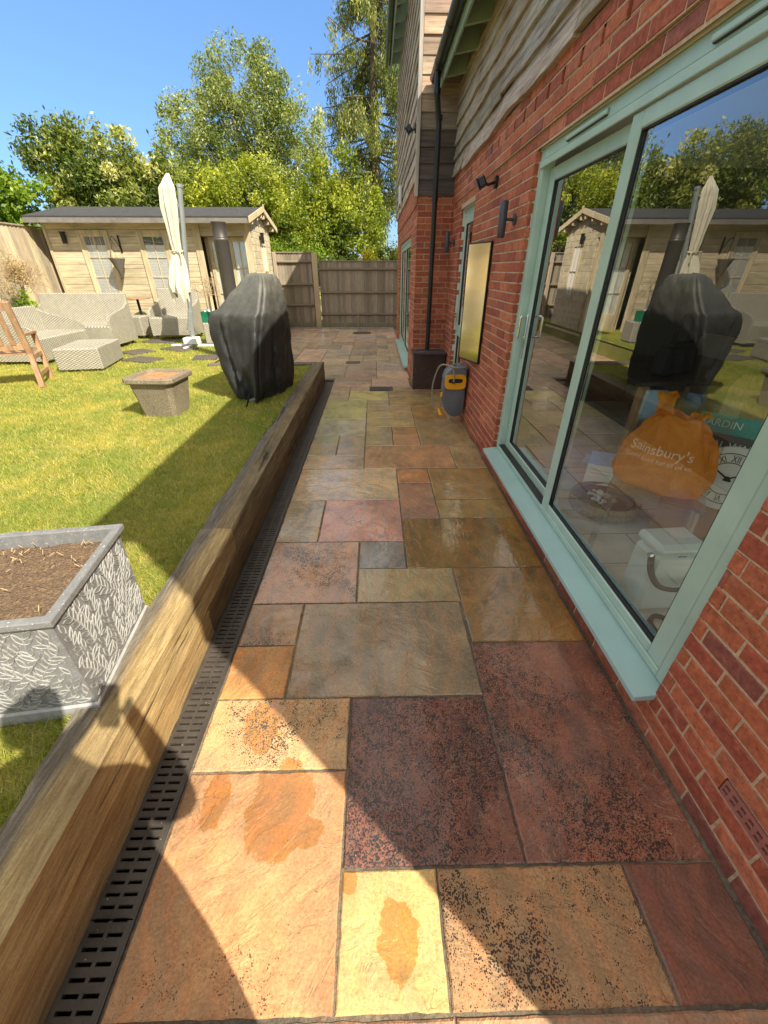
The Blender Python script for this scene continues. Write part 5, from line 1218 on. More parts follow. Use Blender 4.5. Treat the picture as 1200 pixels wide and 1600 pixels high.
a = MB(); a.bbox(-1.93, -1.77, BF-.10, BF-.006, 0, 2.08, .006, (1.6, 1.45, 1.2)); t_ = tag(a.build('fence_post', FENCEB, uv=False), 'thick orange-brown fence post where the two back fences meet', 'fence post')
a = MB(); a.bbox(-.58, -.53, BF-.10, BF-.08, .02, .40, .003, (.9, .9, .8)); tag(a.build('fence_prop', FENCEB, uv=False), 'short upright timber peg at the foot of the back fence', 'timber')
fence('side_fence', 'sunlit pale close-board fence along the left side of the lawn', (-7.62, -3.5, .28), (-7.62, 14.5, .28), .28, 2.44, FENCEL, (), seed=6, bw=.11)
fence('rear_fence', 'pale close-board fence behind the garden cabin', (-7.6, BF+.04, .28), (-3.72, BF+.04, .28), .28, 2.2, FENCEB, (), seed=9)

# ------------------------------------------------------------------ rattan furniture
def rattan_sofa(name, label, loc, rz, w_, d_, back=.82, seat=.40, arms=(True, True)):
    t = thing(name, label, 'sofa' if w_ > 1 else 'armchair', loc, rz)
    a = MB(); a.bbox(-w_/2, w_/2, -d_/2, d_/2-.08, .05, seat, .02); a.build('seat', WICK, t)
    a = MB(); M = Matrix.Translation((0, d_/2-.07, seat)) @ Matrix.Rotation(-.16, 4, 'X') @ Matrix.Translation((0, 0, -seat)); a.bbox(-w_/2, w_/2, -.04, .04, .06, back, .02, M=M); a.build('backrest', WICK, t)
    for s, on in zip((-1, 1), arms):
        if not on: continue
        a = MB(); pts = smoothpath([(-d_/2, .06, 0), (-d_/2+.01, .42, 0), (-d_/2+.10, .56, 0), (d_/2-.25, .66, 0), (d_/2-.05, .74, 0), (d_/2, .74, 0)], 3); poly_ = [(p.x, p.y) for p in pts]+[(d_/2, .06)]
        x0 = s*w_/2-(.05 if s > 0 else -.0)+s*.006; v = [(x0, y, z) for y, z in poly_]+[(x0+.05*1.0, y, z) for y, z in poly_]; n_ = len(poly_)
        a.add(v, [tuple(range(n_)), tuple(range(n_, 2*n_))[::-1]]+[(i, n_+i, n_+(i+1) % n_, (i+1) % n_) for i in range(n_)]); a.build('armrest', WICK, t)
    for x in (-w_/2+.06, w_/2-.06):
        for y in (-d_/2+.06, d_/2-.12): a = MB(); a.bbox(x-.02, x+.02, y-.02, y+.02, 0, .051, .003); a.build('leg', DGREY, t)
    return t
rattan_sofa('rattan_sofa', 'long woven pale rattan sofa with its high back in front of the cabin', (-5.98, 8.95, LZ+.02), 0, 1.75, .85, .93)
rattan_sofa('rattan_sofa', 'rattan sofa seen side-on behind the teak bench, its arm sweeping down to the lawn', (-5.80, 7.62, LZ), R(90), 1.25, .80, .80)
rattan_sofa('rattan_armchair', 'pale rattan armchair half hidden behind the closed parasol', (-4.45, 10.0, LZ+.05), R(4), .88, .78, .95, .42, (True, True))
def rbox(name, label, loc, rz, w_, d_, h):
    t = thing(name, label, 'rattan table', loc, rz); a = MB(); a.bbox(-w_/2, w_/2, -d_/2, d_/2, .03, h, .015); a.build('woven_box', WICK, t)
    for x in (-w_/2+.04, w_/2-.04):
        for y in (-d_/2+.04, d_/2-.04): a = MB(); a.bbox(x-.02, x+.02, y-.02, y+.02, 0, .031, .002); a.build('foot', DGREY, t)
rbox('rattan_coffee_table', 'low woven rattan coffee table on the lawn in front of the long sofa', (-4.62, 6.95, LZ), R(12), .62, 1.0, .34)
rbox('rattan_stool', 'small rattan stool between the long sofa and the cabin wall', (-5.42, 10.1, LZ+.04), R(-4), .48, .48, .42)
rbox('rattan_box', 'small rattan side table carrying the green crate behind the barbecue', (-3.32, 9.25, LZ), R(5), .45, .45, .42)
t = thing('green_crate', 'small green plastic crate on the rattan side table behind the barbecue', 'crate', (-3.38, 9.22, LZ+.421))
a = MB()
for q in ((-.17, .17, -.12, -.11, .0, .20), (-.17, .17, .11, .12, .0, .20), (-.17, -.16, -.11, .11, .0, .20), (.16, .17, -.11, .11, .0, .20), (-.16, .16, -.11, .11, 0, .01)): a.bbox(*q, .002)
a.build('crate_body', simple('green_plastic', (.01, .19, .10), .4), t)
a = MB(); a.bbox(-.12, .05, -.09, .08, .012, .23, .02); a.build('white_bottle', WHITE, t)
t = thing('bistro_table', 'small round tan table top on a dark pedestal beside the cabin wall', 'table', (-5.50, 10.55, LZ))
a = MB(); a.lathe([(0, .80), (.27, .80), (.275, .79), (.27, .775), (0, .775)], 28); a.build('table_top', TEAK, t); a = MB(); a.tube([(0, 0, 0), (0, 0, .775)], .03, 10); a.tube([(0, 0, 0), (0, 0, .02)], .18, 16); a.build('pedestal', BLACK, t, smooth=40)
# teak bench seen from behind
t = thing('teak_bench', 'teak slatted garden bench seen from behind at the left edge of the lawn', 'bench', (-4.50, 5.60, LZ), R(180+24))
W_ = 1.25; a = MB()
def beam(mb, p, q, w_, h_):
    p, q = Vector(p), Vector(q); d = (q-p).normalized(); s = Vector((1, 0, 0)) if abs(d.x) < .9 else Vector((0, 1, 0)); u = d.cross(s).normalized(); v = d.cross(u)
    vs = [pp+u*a_*w_/2+v*b_*h_/2 for pp in (p, q) for a_, b_ in ((-1, -1), (1, -1), (1, 1), (-1, 1))]
    mb.add(vs, [(0, 3, 2, 1), (4, 5, 6, 7)]+[(k, (k+1) % 4, 4+(k+1) % 4, 4+k) for k in range(4)])
# local: x to the left end in the picture, back at y=0, front at y=-0.5
for x in (0, W_):
    a = MB(); beam(a, (x, .06, 0), (x, -.02, .42), .06, .06); beam(a, (x, -.02, .40), (x, .10, 1.02), .055, .065); a.build('leg', TEAK, t, bevel=.004)
    a = MB(); beam(a, (x, -.52, 0), (x, -.50, .62), .055, .055); a.build('leg', TEAK, t, bevel=.004)
    a = MB(); beam(a, (x, .04, .64), (x, -.55, .62), .03, .07); a.build('armrest', TEAK, t, bevel=.004)
    a = MB(); beam(a, (x, .03, .15), (x, -.50, .15), .045, .035); beam(a, (x, .0, .36), (x, -.50, .36), .05, .03); a.build('side_rail', TEAK, t)
a = MB(); beam(a, (.03, .09, .97), (W_-.03, .09, .97), .09, .03); a.build('top_rail', TEAK, t, bevel=.004)
a = MB(); beam(a, (.03, .0, .50), (W_-.03, .0, .50), .07, .03); a.build('lower_rail', TEAK, t, bevel=.004)
for k in range(9): x = .12+k*(W_-.24)/8; a = MB(); beam(a, (x, .012, .53), (x, .08, .93), .018, .055); a.build('slat', TEAK, t)
for k in range(6): a = MB(); y = -.05-k*.088; beam(a, (.03, y, .415), (W_-.03, y, .415), .02, .07); a.build('seat_slat', TEAK, t)

# stepping slabs
for i, (x, y, w_, d_, r_, lab) in enumerate(((-4.62, 9.45, .75, .45, -.2, 'dark stepping slab in the grass between the sofa and the rattan armchair'), (-3.86, 8.45, .60, .40, -.5, 'dark stepping slab beside the white parasol base'),
        (-4.50, 8.12, .45, .45, -.6, 'dark stepping slab touching the right end of the long sofa'), (-4.03, 7.36, .55, .40, -.3, 'dark stepping slab nearest the stone pot in front of the coffee table'), (-3.02, 7.55, .4, .4, .2, 'brown stepping slab just behind the covered barbecue'))):
    t_ = thing('stepping_slab', lab, 'paving slab', (x, y, LZ), r_, 'stepping slabs set in the lawn'); a = MB(); a.bbox(-w_/2, w_/2, -d_/2, d_/2, -.02, .035, .006); a.build('slab', SLATEM, t_)

# ------------------------------------------------------------------ trees and plants
def unit(rg, n): v = rg.normal(size=(n, 3)); return v/np.linalg.norm(v, axis=1)[:, None]
def leaves(name, centers, rad, n, size, asp, mat, parent, seed, droop=0., ctone=.22, flat=.0):
    """leaf-sized faces gathered round the twig centres"""
    rg = np.random.default_rng(seed); C_ = np.array(centers); r_ = np.array(rad) if np.ndim(rad) else np.full(len(C_), rad)
    idx = rg.integers(0, len(C_), n); c = C_[idx]; d = unit(rg, n)*(rg.random(n)**.45)[:, None]*r_[idx][:, None]; d[:, 2] -= droop*np.abs(rg.normal(0, 1, n))*r_[idx]
    p = c+d; ax = unit(rg, n); ax[:, 2] -= droop*1.5; ax[:, 2] *= (1-flat); ax /= np.linalg.norm(ax, axis=1)[:, None]; nn = np.cross(ax, unit(rg, n)); nn /= np.linalg.norm(nn, axis=1)[:, None]
    s = size*rg.uniform(.6, 1.35, n); a_ = ax*(s/2)[:, None]; b_ = nn*(s*asp/2)[:, None]
    V = np.stack([p-a_, p-a_*.1+b_, p+a_, p-a_*.1-b_], 1).reshape(-1, 3); ct = rg.normal(0, ctone, len(C_))
    tone = np.clip(.5+ct[idx]+rg.normal(0, .16, n), 0, 1)
    return fast_mesh(name, V, np.arange(n*4).reshape(-1, 4), mat, np.repeat(tone, 4), parent)
def inside(rg, ells, n):
    out = []; tot = sum(e[3]*e[4]*e[5] for e in ells)
    for (x, y, z, a_, b_, c_) in ells:
        k = max(2, int(n*a_*b_*c_/tot)); d = unit(rg, k)*(rg.random(k)**.38)[:, None]; out.append(np.array([x, y, z])+d*np.array([a_, b_, c_]))
    return np.concatenate(out)
def tree(name, label, base, ells, n_cl, n_leaf, size, asp, mat, seed, trunk=.16, clr=.5, droop=.1, cat='tree', th=None, limbs=26, group=None, tone=.22):
    t = thing(name, label, cat, base, group=group); rg = np.random.default_rng(seed); rr = random.Random(seed)
    E_ = [(x-base[0], y-base[1], z-base[2], a_, b_, c_) for (x, y, z, a_, b_, c_) in ells]
    cc = inside(rg, E_, n_cl); leaves('crown', cc, rg.uniform(.5, 1.2, len(cc))*clr, n_leaf, size, asp, mat, t, seed+1, droop, tone)
    top = max(e[2]+e[5]*.7 for e in E_); th = th or top*.78; mb = MB(); a = MB()
    P = [(rr.uniform(-.1, .1)*i*.3, rr.uniform(-.1, .1)*i*.3, th*i/6) for i in range(7)]; P[0] = (0, 0, -.3)
    a.tube(P, [trunk*(1-.85*i/6) for i in range(7)], 8)
    order = sorted(range(len(cc)), key=lambda i: rr.random())[:limbs]
    for i in order:
        c = Vector(cc[i]); h = min(max(.15*th, c.z*rr.uniform(.35, .8)), th*.95); k = min(5, int(h/th*6)); s = Vector(P[k]).lerp(Vector(P[k+1]), h/th*6-k)
        mid = s.lerp(c, .5)+Vector((rr.uniform(-.25, .25), rr.uniform(-.25, .25), rr.uniform(-.1, .3))); r0 = max(.015, trunk*.35*(1-h/th*.6))
        a.tube(smoothpath([s, mid, c], 3), [r0*(1-.13*q) for q in range(7)], 5)
    a.build('trunk', BARK, t, uv=False); return t
L_WIL = m_leaf('leaf_willow', [(0, (.055, .085, .02)), (.45, (.19, .24, .06)), (.8, (.34, .38, .14)), (1, (.48, .52, .28))], .35)
L_YG = m_leaf('leaf_yellowgreen', [(0, (.05, .08, .008)), (.45, (.19, .25, .02)), (.8, (.36, .40, .045)), (1, (.48, .50, .12))], .4)
L_DK = m_leaf('leaf_laurel', [(0, (.03, .06, .010)), (.5, (.12, .17, .03)), (.85, (.30, .33, .07)), (1, (.52, .52, .24))], .35)
L_BR = m_leaf('leaf_bright', [(0, (.05, .10, .01)), (.5, (.14, .24, .02)), (1, (.32, .42, .06))], .4)
L_CON = m_leaf('needles', [(0, (.04, .06, .018)), (.45, (.12, .15, .035)), (.8, (.26, .28, .06)), (1, (.38, .38, .13))], .2)
L_YEL = m_leaf('leaf_gold', [(0, (.25, .26, .01)), (.5, (.60, .50, .02)), (1, (.8, .68, .05))], .4)
tree('willow_tree', 'tall feathery pale green tree rising highest behind the cabin roof', (-4.6, 20, 0),
     [(-4.7, 20, 6.4, 1.9, 1.6, 2.2), (-6.3, 20, 5.2, 1.7, 1.6, 1.9), (-3.1, 20.2, 5.4, 1.5, 1.6, 1.9), (-5.3, 20, 3.6, 3.0, 1.7, 1.8), (-3.0, 19.6, 3.4, 1.8, 1.5, 1.7), (-5.6, 20, 7.1, .7, .7, 1.1), (-3.9, 20, 7.3, .8, .7, 1.0), (-7.2, 20, 6.0, .7, .6, 1.0)], 760, 90000, .105, .42, L_WIL, 31, .22, .42, .12, limbs=95, tone=.2)
tree('hedge_tree', 'broad yellow-green leafy tree directly behind the cabin roof', (-4.2, 17.2, 0),
     [(-6.4, 17.2, 3.1, 1.7, 1.2, 1.5), (-4.4, 17.2, 3.0, 1.9, 1.2, 1.9), (-2.9, 17.4, 2.8, 1.2, 1.1, 1.5)], 320, 52000, .095, .5, L_YG, 33, .15, .40, .05, limbs=26, tone=.25)
tree('laurel_tree', 'dark glossy laurel tree rising over the left end of the cabin roof', (-8.7, 16.6, 0),
     [(-8.3, 16.6, 3.4, 2.0, 1.3, 1.7), (-9.8, 16.6, 4.0, 1.1, 1.0, 1.4), (-7.2, 16.8, 3.5, 1.3, 1.2, 1.4), (-10.4, 16.6, 4.7, .40, .4, .9), (-9.3, 16.6, 5.2, .40, .4, .9), (-8.5, 16.6, 5.0, .35, .4, .6), (-7.8, 16.6, 4.8, .35, .4, .5), (-6.8, 16.8, 4.7, .45, .4, .5)], 380, 44000, .135, .42, L_DK, 35, .15, .42, .25, limbs=40, tone=.25)
tree('lime_tree', 'bright fresh green tree at the far left edge above the side fence', (-12.0, 14.6, 0),
     [(-12.2, 14.6, 3.3, 1.8, 1.6, 2.0), (-10.6, 14.9, 2.9, 1.3, 1.2, 1.3), (-12.6, 14.2, 4.7, .9, .9, 1.2), (-11.4, 14.6, 4.3, .4, .4, .7)], 260, 26000, .15, .55, L_BR, 37, .15, .42, .05, limbs=24)
tree('birch_tree', 'loose light green tree between the tall willow and the conifer', (-1.3, 18.2, 0),
     [(-1.6, 18.2, 3.9, 1.0, 1.0, 1.1), (-.5, 18.2, 3.3, .95, 1.0, 1.0), (-1.9, 18.2, 2.6, 1.2, 1.0, 1.2), (-.4, 18.0, 2.2, 1.1, .9, 1.1), (-1.0, 18.2, 4.8, .5, .5, .6)], 230, 17000, .12, .5, L_YG, 39, .10, .34, .12, limbs=40, tone=.25)
tree('evergreen_bush', 'dense green bush showing over the back fence', (-2.2, 15.7, 0), [(-2.6, 15.7, 1.7, 1.0, .6, .85), (-1.4, 15.8, 1.55, .8, .6, .7)], 110, 12000, .07, .55, L_BR, 41, .05, .25, .0, 'bush', limbs=8)
tree('golden_shrub', 'bright golden-yellow shrub peeping over the back fence', (-.25, 15.5, 0), [(-.25, 15.5, 1.72, .42, .35, .42)], 40, 2600, .06, .5, L_YEL, 43, .04, .18, .0, 'shrub', limbs=5)
tree('green_shrub', 'small leafy green shrub beside the golden one against the house corner', (.5, 15.6, 0), [(.5, 15.6, 1.8, .45, .4, .6)], 40, 3500, .07, .5, L_YG, 44, .04, .22, .0, 'shrub', limbs=5)
# conifer: drooping, sparse
ct = thing('conifer_tree', 'very tall sparse drooping conifer beside the house roof', 'tree', (.05, 24, 0)); rr = random.Random(51); a = MB(); H_ = 14.5
a.tube([(0, 0, -.3), (.05, 0, 4), (-.05, 0, 8), (.05, 0, 12), (0, 0, H_)], [.30, .24, .17, .08, .02], 8); cs, rd = [], []
z = 4.2
while z < H_-.3:
    for k in range(3):
        az = rr.uniform(0, 6.28); Lb = (1.1+1.9*(1-abs(z-7.2)/8))*rr.uniform(.55, 1.1)*(1 if z < 11 else .6)
        p0 = Vector((0, 0, z)); p1 = Vector((math.cos(az)*Lb*.5, math.sin(az)*Lb*.5, z-.15)); p2 = Vector((math.cos(az)*Lb, math.sin(az)*Lb, z-.25+rr.uniform(-.35, .25)))
        pts = smoothpath([p0, p1, p2], 4); a.tube(pts, [.05*(1-.1*q) for q in range(len(pts))], 5)
        for t_ in np.arange(.35, 1.05, .12):
            c = p1.lerp(p2, max(0, (t_-.5)*2)) if t_ > .5 else p0.lerp(p1, t_*2)
            for q in range(4): cs.append((c.x+rr.uniform(-.2, .2), c.y+rr.uniform(-.2, .2), c.z-rr.uniform(-.05, .55))); rd.append(rr.uniform(.14, .30))
    z += rr.uniform(.16, .34)
for k in range(130): zz_ = rr.uniform(1.0, 6.6); az = rr.uniform(0, 6.28); r_ = rr.uniform(.15, .75)*(1.1-(zz_-1)/9); cs.append((r_*math.cos(az), r_*math.sin(az), zz_)); rd.append(.3)
a.build('trunk', BARK, ct, uv=False); leaves('crown', cs, rd, 85000, .15, .24, L_CON, ct, 52, .8, .22)
# trees beyond the side fence, seen in the patio door glass
for i, (x, y, h, mt, lab) in enumerate(((-11.6, 8.2, 4.9, L_WIL, 'pale green tree beyond the middle of the side fence, mirrored in the patio door'), (-11.2, 3.0, 5.2, L_YG, 'yellow-green tree beyond the nearer part of the side fence, mirrored in patio door'), (-12, -2.2, 5.0, L_BR, 'bright green tree beyond the nearest end of the side fence'))):
    tree('garden_tree', lab, (x, y, 0), [(x, y, h*.55, 1.7, 2.7, h*.36), (x+.2, y-1.2, h*.78, .5, .6, 1.0), (x, y+1.0, h*.82, .4, .5, .9), (x-.2, y+2, h*.7, .5, .7, .8)], 260, 20000, .15, .42, mt, 60+i, .15, .42, .1, limbs=26)
def twig_plant(name, label, base, hz, r_, seed, lean=(0, 0), n=140, rt_=.02):
    t = thing(name, label, 'plant', base); rr = random.Random(seed); a = MB()
    P = [(0, 0, 0), (lean[0]*.3+.05, 0, hz*.25), (lean[0]*.4-.04, 0, hz*.5), (lean[0], lean[1], hz*.72)]; a.tube(smoothpath(P), rt_, 7); a.build('trunk', BARK, t, uv=False)
    a = MB(); s = Vector(P[-1])
    def grow(p, d, L, r, dep):
        q = p+d*L; a.tube([p, p.lerp(q, .5)+Vector((rr.uniform(-.02, .02),)*3), q], [r, r*.8, r*.6], 4, cap=False)
        if dep:
            for k in range(3): grow(q, (d+Vector((rr.gauss(0, .6), rr.gauss(0, .6), rr.gauss(.05, .5)))).normalized(), L*rr.uniform(.6, .85), r*.62, dep-1)
    for k in range(9): grow(s, Vector((rr.gauss(0, .7), rr.gauss(0, .7), rr.uniform(.2, 1))).normalized(), r_*.36, rt_*.35, 3)
    a.build('twigs', simple('dry_twig', (.42, .30, .18), .8), t, uv=False); return t, s
twig_plant('twisted_tree', 'small bare standard tree with a twisted stem beside the parasol', (-3.22, 9.0, LZ), 1.25, .42, 71, (-.06, 0))
tt, s = twig_plant('dry_shrub', 'dry straw-coloured bushy plant against the left side fence', (-7.05, 9.3, LZ), 1.5, .62, 73, rt_=.03)
rg = np.random.default_rng(5); leaves('dry_leaves', [(float(s.x+v[0]*.35), float(s.y+v[1]*.3), float(s.z+.25+v[2]*.45)) for v in unit(rg, 60)*rg.random(60)[:, None]], .16, 2600, .035, .4, m_leaf('leaf_dry', [(0, (.2, .13, .07)), (.6, (.45, .33, .18)), (1, (.6, .48, .3))], .2), tt, 6)
t = thing('ivy_plant', 'small green leafy plant behind the long rattan sofa', 'plant', (-6.95, 9.05, LZ+.02)); leaves('foliage', [(0, 0, .65), (.08, 0, .75), (-.1, 0, .8), (.05, 0, .9)], .14, 260, .07, .5, L_BR, t, 8)
a = MB(); a.tube([(0, 0, 0), (.02, 0, .7)], .012, 5); a.build('stem', BARK, t)

# ------------------------------------------------------------------ things inside the room behind the patio door
FZ = RZ
BINP = simple('cream_enamel', (.66, .70, .66), .3, .04, 3, bstr=.02)
t = thing('compost_caddy', 'pale cream lidded compost caddy standing on the floor against the patio glass', 'bin', (1.375, 1.50, FZ), R(3))
a = MB(); a.bbox(-.115, .115, -.082, .082, .0, .345, .022); a.build('bin_body', BINP, t, bevel=.004)
a = MB(); a.bbox(-.119, .119, -.086, .086, .348, .40, .02); lid = a.build('lid', BINP, t, bevel=.004)
a = MB(); a.box(-.02, .02, -.0885, -.0862, .343, .3465); a.build('latch', RUBBER, lid)
a = MB(); a.tube(smoothpath([(-.118, -.05, .335), (-.125, -.09, .27), (-.09, -.125, .21), (.0, -.13, .185), (.09, -.125, .20), (.124, -.09, .26), (.118, -.05, .335)]), .0085, 8, sy=1.6); a.build('handle', simple('dark_handle', (.06, .055, .05), .5), t, smooth=50)
a = MB(); a.tube([(-.132, -.05, .335), (-.115, -.05, .335)], .012, 12); a.build('rivet', CHROME, t)
# clear chair
t = thing('clear_chair', 'transparent acrylic chair holding the orange carrier bag', 'chair', (1.55, 1.93, FZ), R(-38))
def bentplate(mb, w_, h, z0, y0, t_, lean, nn=10, curve=.08):
    i0 = len(mb.v)
    for s in (0, t_):
        for j in range(7):
            for k in range(nn+1):
                u = k/nn*2-1; z = z0+h*j/6; y = y0+lean*(j/6)+curve*(1-u*u)*1.0; mb.v.append((u*w_/2, y+s, z))
    m_ = nn+1
    for s in (0, 1):
        for j in range(6):
            for k in range(nn): q = i0+s*7*m_+j*m_+k; mb.f.append((q, q+1, q+m_+1, q+m_)); mb.c.append(None)
a = MB(); a.bbox(-.22, .22, -.22, .20, .43, .45, .008); a.build('seat', CLEAR, t); a = MB(); bentplate(a, .44, .42, .45, .18, .012, .08); a.build('backrest', CLEAR, t, smooth=True)
for x in (-.19, .19):
    for y in (-.19, .17): a = MB(); a.tube([(x, y, .43), (x*1.12, y*1.15, 0)], [.024, .016], 8); a.build('leg', CLEAR, t, smooth=40)
# orange carrier bag with its print
t = thing('carrier_bag', 'orange supermarket carrier bag with knotted handles on the clear chair', 'carrier bag', (1.53, 1.93, FZ+.452), R(38))
BM = m_bag(); a = MB(); NR = 64; rb = random.Random(9); ph = [rb.uniform(0, 6.28) for _ in range(9)]
pr_ = [(.0, .02, .02), (.0, .18, .13), (.015, .212, .15), (.06, .228, .158), (.12, .226, .152), (.18, .212, .138), (.25, .185, .118), (.31, .155, .095), (.345, .13, .075), (.362, .115, .05), (.36, .07, .03)]
lv3 = []
for A, B in zip(pr_, pr_[1:]):
    for i in range(3): q = i/3; lv3.append(tuple(A[k]+(B[k]-A[k])*q for k in range(3)))
lv3.append(pr_[-1])
for (z, ry, rx) in lv3:
    for k in range(NR):
        th = 2*math.pi*k/NR; f_ = 1+.035*math.sin(7*th+ph[0]+z*9)+.03*math.sin(11*th+ph[1]-z*14)+.05*(z/.35)*math.sin(13*th+ph[2])+.02*math.sin(23*th+z*30)
        c_, s_ = math.cos(th), math.sin(th); sg = lambda v: math.copysign(abs(v)**.75, v); a.v.append((rx*f_*sg(c_), ry*f_*sg(s_), z+.02*math.sin(th*2+1)*(z/.35)+(.012*math.sin(5*th) if z > .3 else 0)))
for j in range(len(lv3)-1):
    for k in range(NR): q = (k+1) % NR; a.f.append((j*NR+k, j*NR+q, (j+1)*NR+q, (j+1)*NR+k)); a.c.append(None)
body = a.build('bag_body', BM, t, smooth=60, uv=False)
a = MB()
def ear(mb, y0, lean, h, w_):
    n_ = 12; i0 = len(mb.v)
    for j in range(n_+1):
        u = j/n_; wv = w_*(1-.35*math.sin(u*math.pi)); z = .345+h*1.25*math.sin(u*math.pi*.5); y = y0+lean*u
        for k in range(5): s = k/4*2-1; mb.v.append((.03*math.sin(s*3+u*4)-.01, y+s*wv, z-.02*abs(s)+.012*math.sin(s*7+u*5)))
    for j in range(n_):
        for k in range(4): q = i0+j*5+k; mb.f.append((q, q+1, q+6, q+5)); mb.c.append(None)
ear(a, .06, .03, .115, .055); ear(a, -.06, -.02, .06, .05); a.build('bag_handle', BM, t, smooth=True, uv=False)
bvh = BVHTree.FromPolygons([Vector(v) for v in body.data.vertices[:] and [v.co for v in body.data.vertices]], [tuple(p.vertices) for p in body.data.polygons])
def text_mesh(txt, size, ext=0.0):
    cu = bpy.data.curves.new('txt', 'FONT'); cu.body = txt; cu.size = size; cu.align_x = 'CENTER'; cu.resolution_u = 3
    o = bpy.data.objects.new('txt', cu); COL.objects.link(o); bpy.context.view_layer.update()
    me = bpy.data.meshes.new_from_object(o.evaluated_get(bpy.context.evaluated_depsgraph_get())); vs = [v.co.copy() for v in me.vertices]; fs = [tuple(p.vertices) for p in me.polygons]
    bpy.data.objects.remove(o); bpy.data.curves.remove(cu); return vs, fs
PRINT = simple('pale_print', (.95, .62, .42), .5, .03)
def print_on(txt, size, cy, cz, name, tilt=0.0):
    vs, fs = text_mesh(txt, size); bm = bmesh.new(); B_ = [bm.verts.new(v) for v in vs]
    for f in fs:
        try: bm.faces.new([B_[i] for i in f])
        except Exception: pass
    bmesh.ops.triangulate(bm, faces=bm.faces[:]); bmesh.ops.subdivide_edges(bm, edges=[e for e in bm.edges if e.calc_length() > .012], cuts=1); 
    for v in bm.verts:
        x, y = v.co.x*math.cos(tilt)-v.co.y*math.sin(tilt), v.co.x*math.sin(tilt)+v.co.y*math.cos(tilt)
        Y_, Z_ = cy-x, cz+y; hit = bvh.ray_cast(Vector((-1, Y_, Z_)), Vector((1, 0, 0)))
        X_ = hit[0].x-.0018 if hit[0] else -.14
        v.co = Vector((X_, Y_, Z_))
    me = bpy.data.meshes.new(name); bm.to_mesh(me); bm.free(); me.materials.append(PRINT); o = bpy.data.objects.new(name, me); COL.objects.link(o); o.parent = body
print_on("Sainsbury's", .066, .0, .200, 'bag_lettering'); print_on('Good food for all of us', .033, .0, .160, 'bag_strapline')
# basket with pebble dish
t = thing('seagrass_basket', 'low round woven basket on the tiled floor beneath the window', 'basket', (1.60, 2.42, FZ))
a = MB(); a.lathe([(0, .0), (.205, .0), (.225, .03), (.228, .09), (.218, .105), (.208, .09), (.20, .03), (0, .02)], 36); a.build('basket_body', simple('seagrass', (.34, .27, .17), .85, .45, 50, bstr=.9), t, smooth=40)
t = thing('pebble_dish', 'dark dish heaped with white pebbles inside the round basket', 'dish', (1.60, 2.42, FZ+.022)); a = MB(); a.lathe([(0, .0), (.16, .0), (.185, .07), (.178, .07), (.15, .03), (0, .03)], 30); a.build('dish', BLACK, t, smooth=40)
a = MB(); rp = random.Random(3)
for k in range(42):
    an, r_ = rp.uniform(0, 6.28), rp.uniform(0, .09); x, y, z, s = -.02+r_*math.cos(an), .02+r_*math.sin(an), .045+rp.uniform(0, .03)+(.09-r_)*.3, rp.uniform(.012, .02)
    a.lathe([(.001, -s*.6), (s*.8, -s*.35), (s, 0), (s*.8, s*.35), (.001, s*.6)], 8, (x, y, z), )
a.build('pebbles', simple('pebble_white', (.66, .72, .70), .5), t, smooth=60)
# letter
t = thing('paper_stack', 'stack of magazines on the floor behind the round basket', 'magazines', (2.05, 3.12, FZ), .3); a = MB()
for k in range(6): a.bbox(-.22+k*.004, .22-k*.005, -.16+k*.006, .16, k*.018, k*.018+.016, .002, M=Matrix.Rotation(k*.05, 4, 'Z'))
a.build('magazines', simple('magazine', (.42, .44, .40), .4, .5, 8), t)
t = thing('letter', 'white letter with a pale blue header lying behind the basket', 'letter', (1.72, 2.72, FZ+.16), -.55); Mx = Matrix.Rotation(.55, 4, 'X')
a = MB(); a.box(-.115, .115, -.16, .16, .0, .002, M=Mx); lt = a.build('sheet', WHITE, t)
a = MB(); a.box(-.1145, .1145, .03, .1595, .0025, .0032, M=Mx); a.build('blue_header', simple('pale_blue', (.32, .45, .75), .6, .03), lt)
a = MB()
for k in range(3): a.box(-.02, .02, .085+k*.014, .090+k*.014, .0036, .004, M=Mx)
for k in range(2): a.box(-.085, .06, -.02-k*.03, -.016-k*.03, .0025, .0030, M=Mx)
a.build('print', simple('grey_print', (.25, .3, .4), .7), lt)
t = thing('storage_box', 'brown cardboard box low behind the clock', 'box', (2.05, 2.12, FZ), .75); a = MB(); a.bbox(-.26, .26, -.20, .20, 0, .36, .004); a.build('carton', simple('cardboard', (.36, .24, .12), .85, .1), t)
t = thing('tall_carton', 'tall plain cardboard box standing behind the clock packaging', 'box', (2.55, 2.62, FZ), .75); a = MB(); a.bbox(-.25, .25, -.15, .15, 0, .82, .004); a.build('carton', simple('cardboard_plain', (.40, .28, .14), .85, .1), t)
t = thing('clock_packaging', 'teal and dark box printed metal wall clock leaning behind the white clock', 'box', (1.98, 2.06, FZ+.362), R(-47)); Mx = Matrix.Rotation(-.22, 4, 'X')
a = MB(); a.bbox(-.20, .20, -.03, .03, 0, .40, .003, M=Mx); cbx = a.build('carton', simple('dark_card', (.035, .06, .065), .5, .1), t)
a = MB(); a.box(-.201, .201, -.0315, .031, .30, .4005, M=Mx); a.build('teal_band', simple('teal_card', (.01, .33, .34), .4, .05), cbx)
def flat_text(txt, size, x, z, M, mat, par, name, y=-.0335):
    vs, fs = text_mesh(txt, size); me = bpy.data.meshes.new(name); me.from_pydata([tuple(M @ Vector((v.x+x, y, v.y+z))) for v in vs], [], fs); me.materials.append(mat); o = bpy.data.objects.new(name, me); COL.objects.link(o); o.parent = par; return o
PW_ = simple('white_print', (.8, .85, .85), .6, .02)
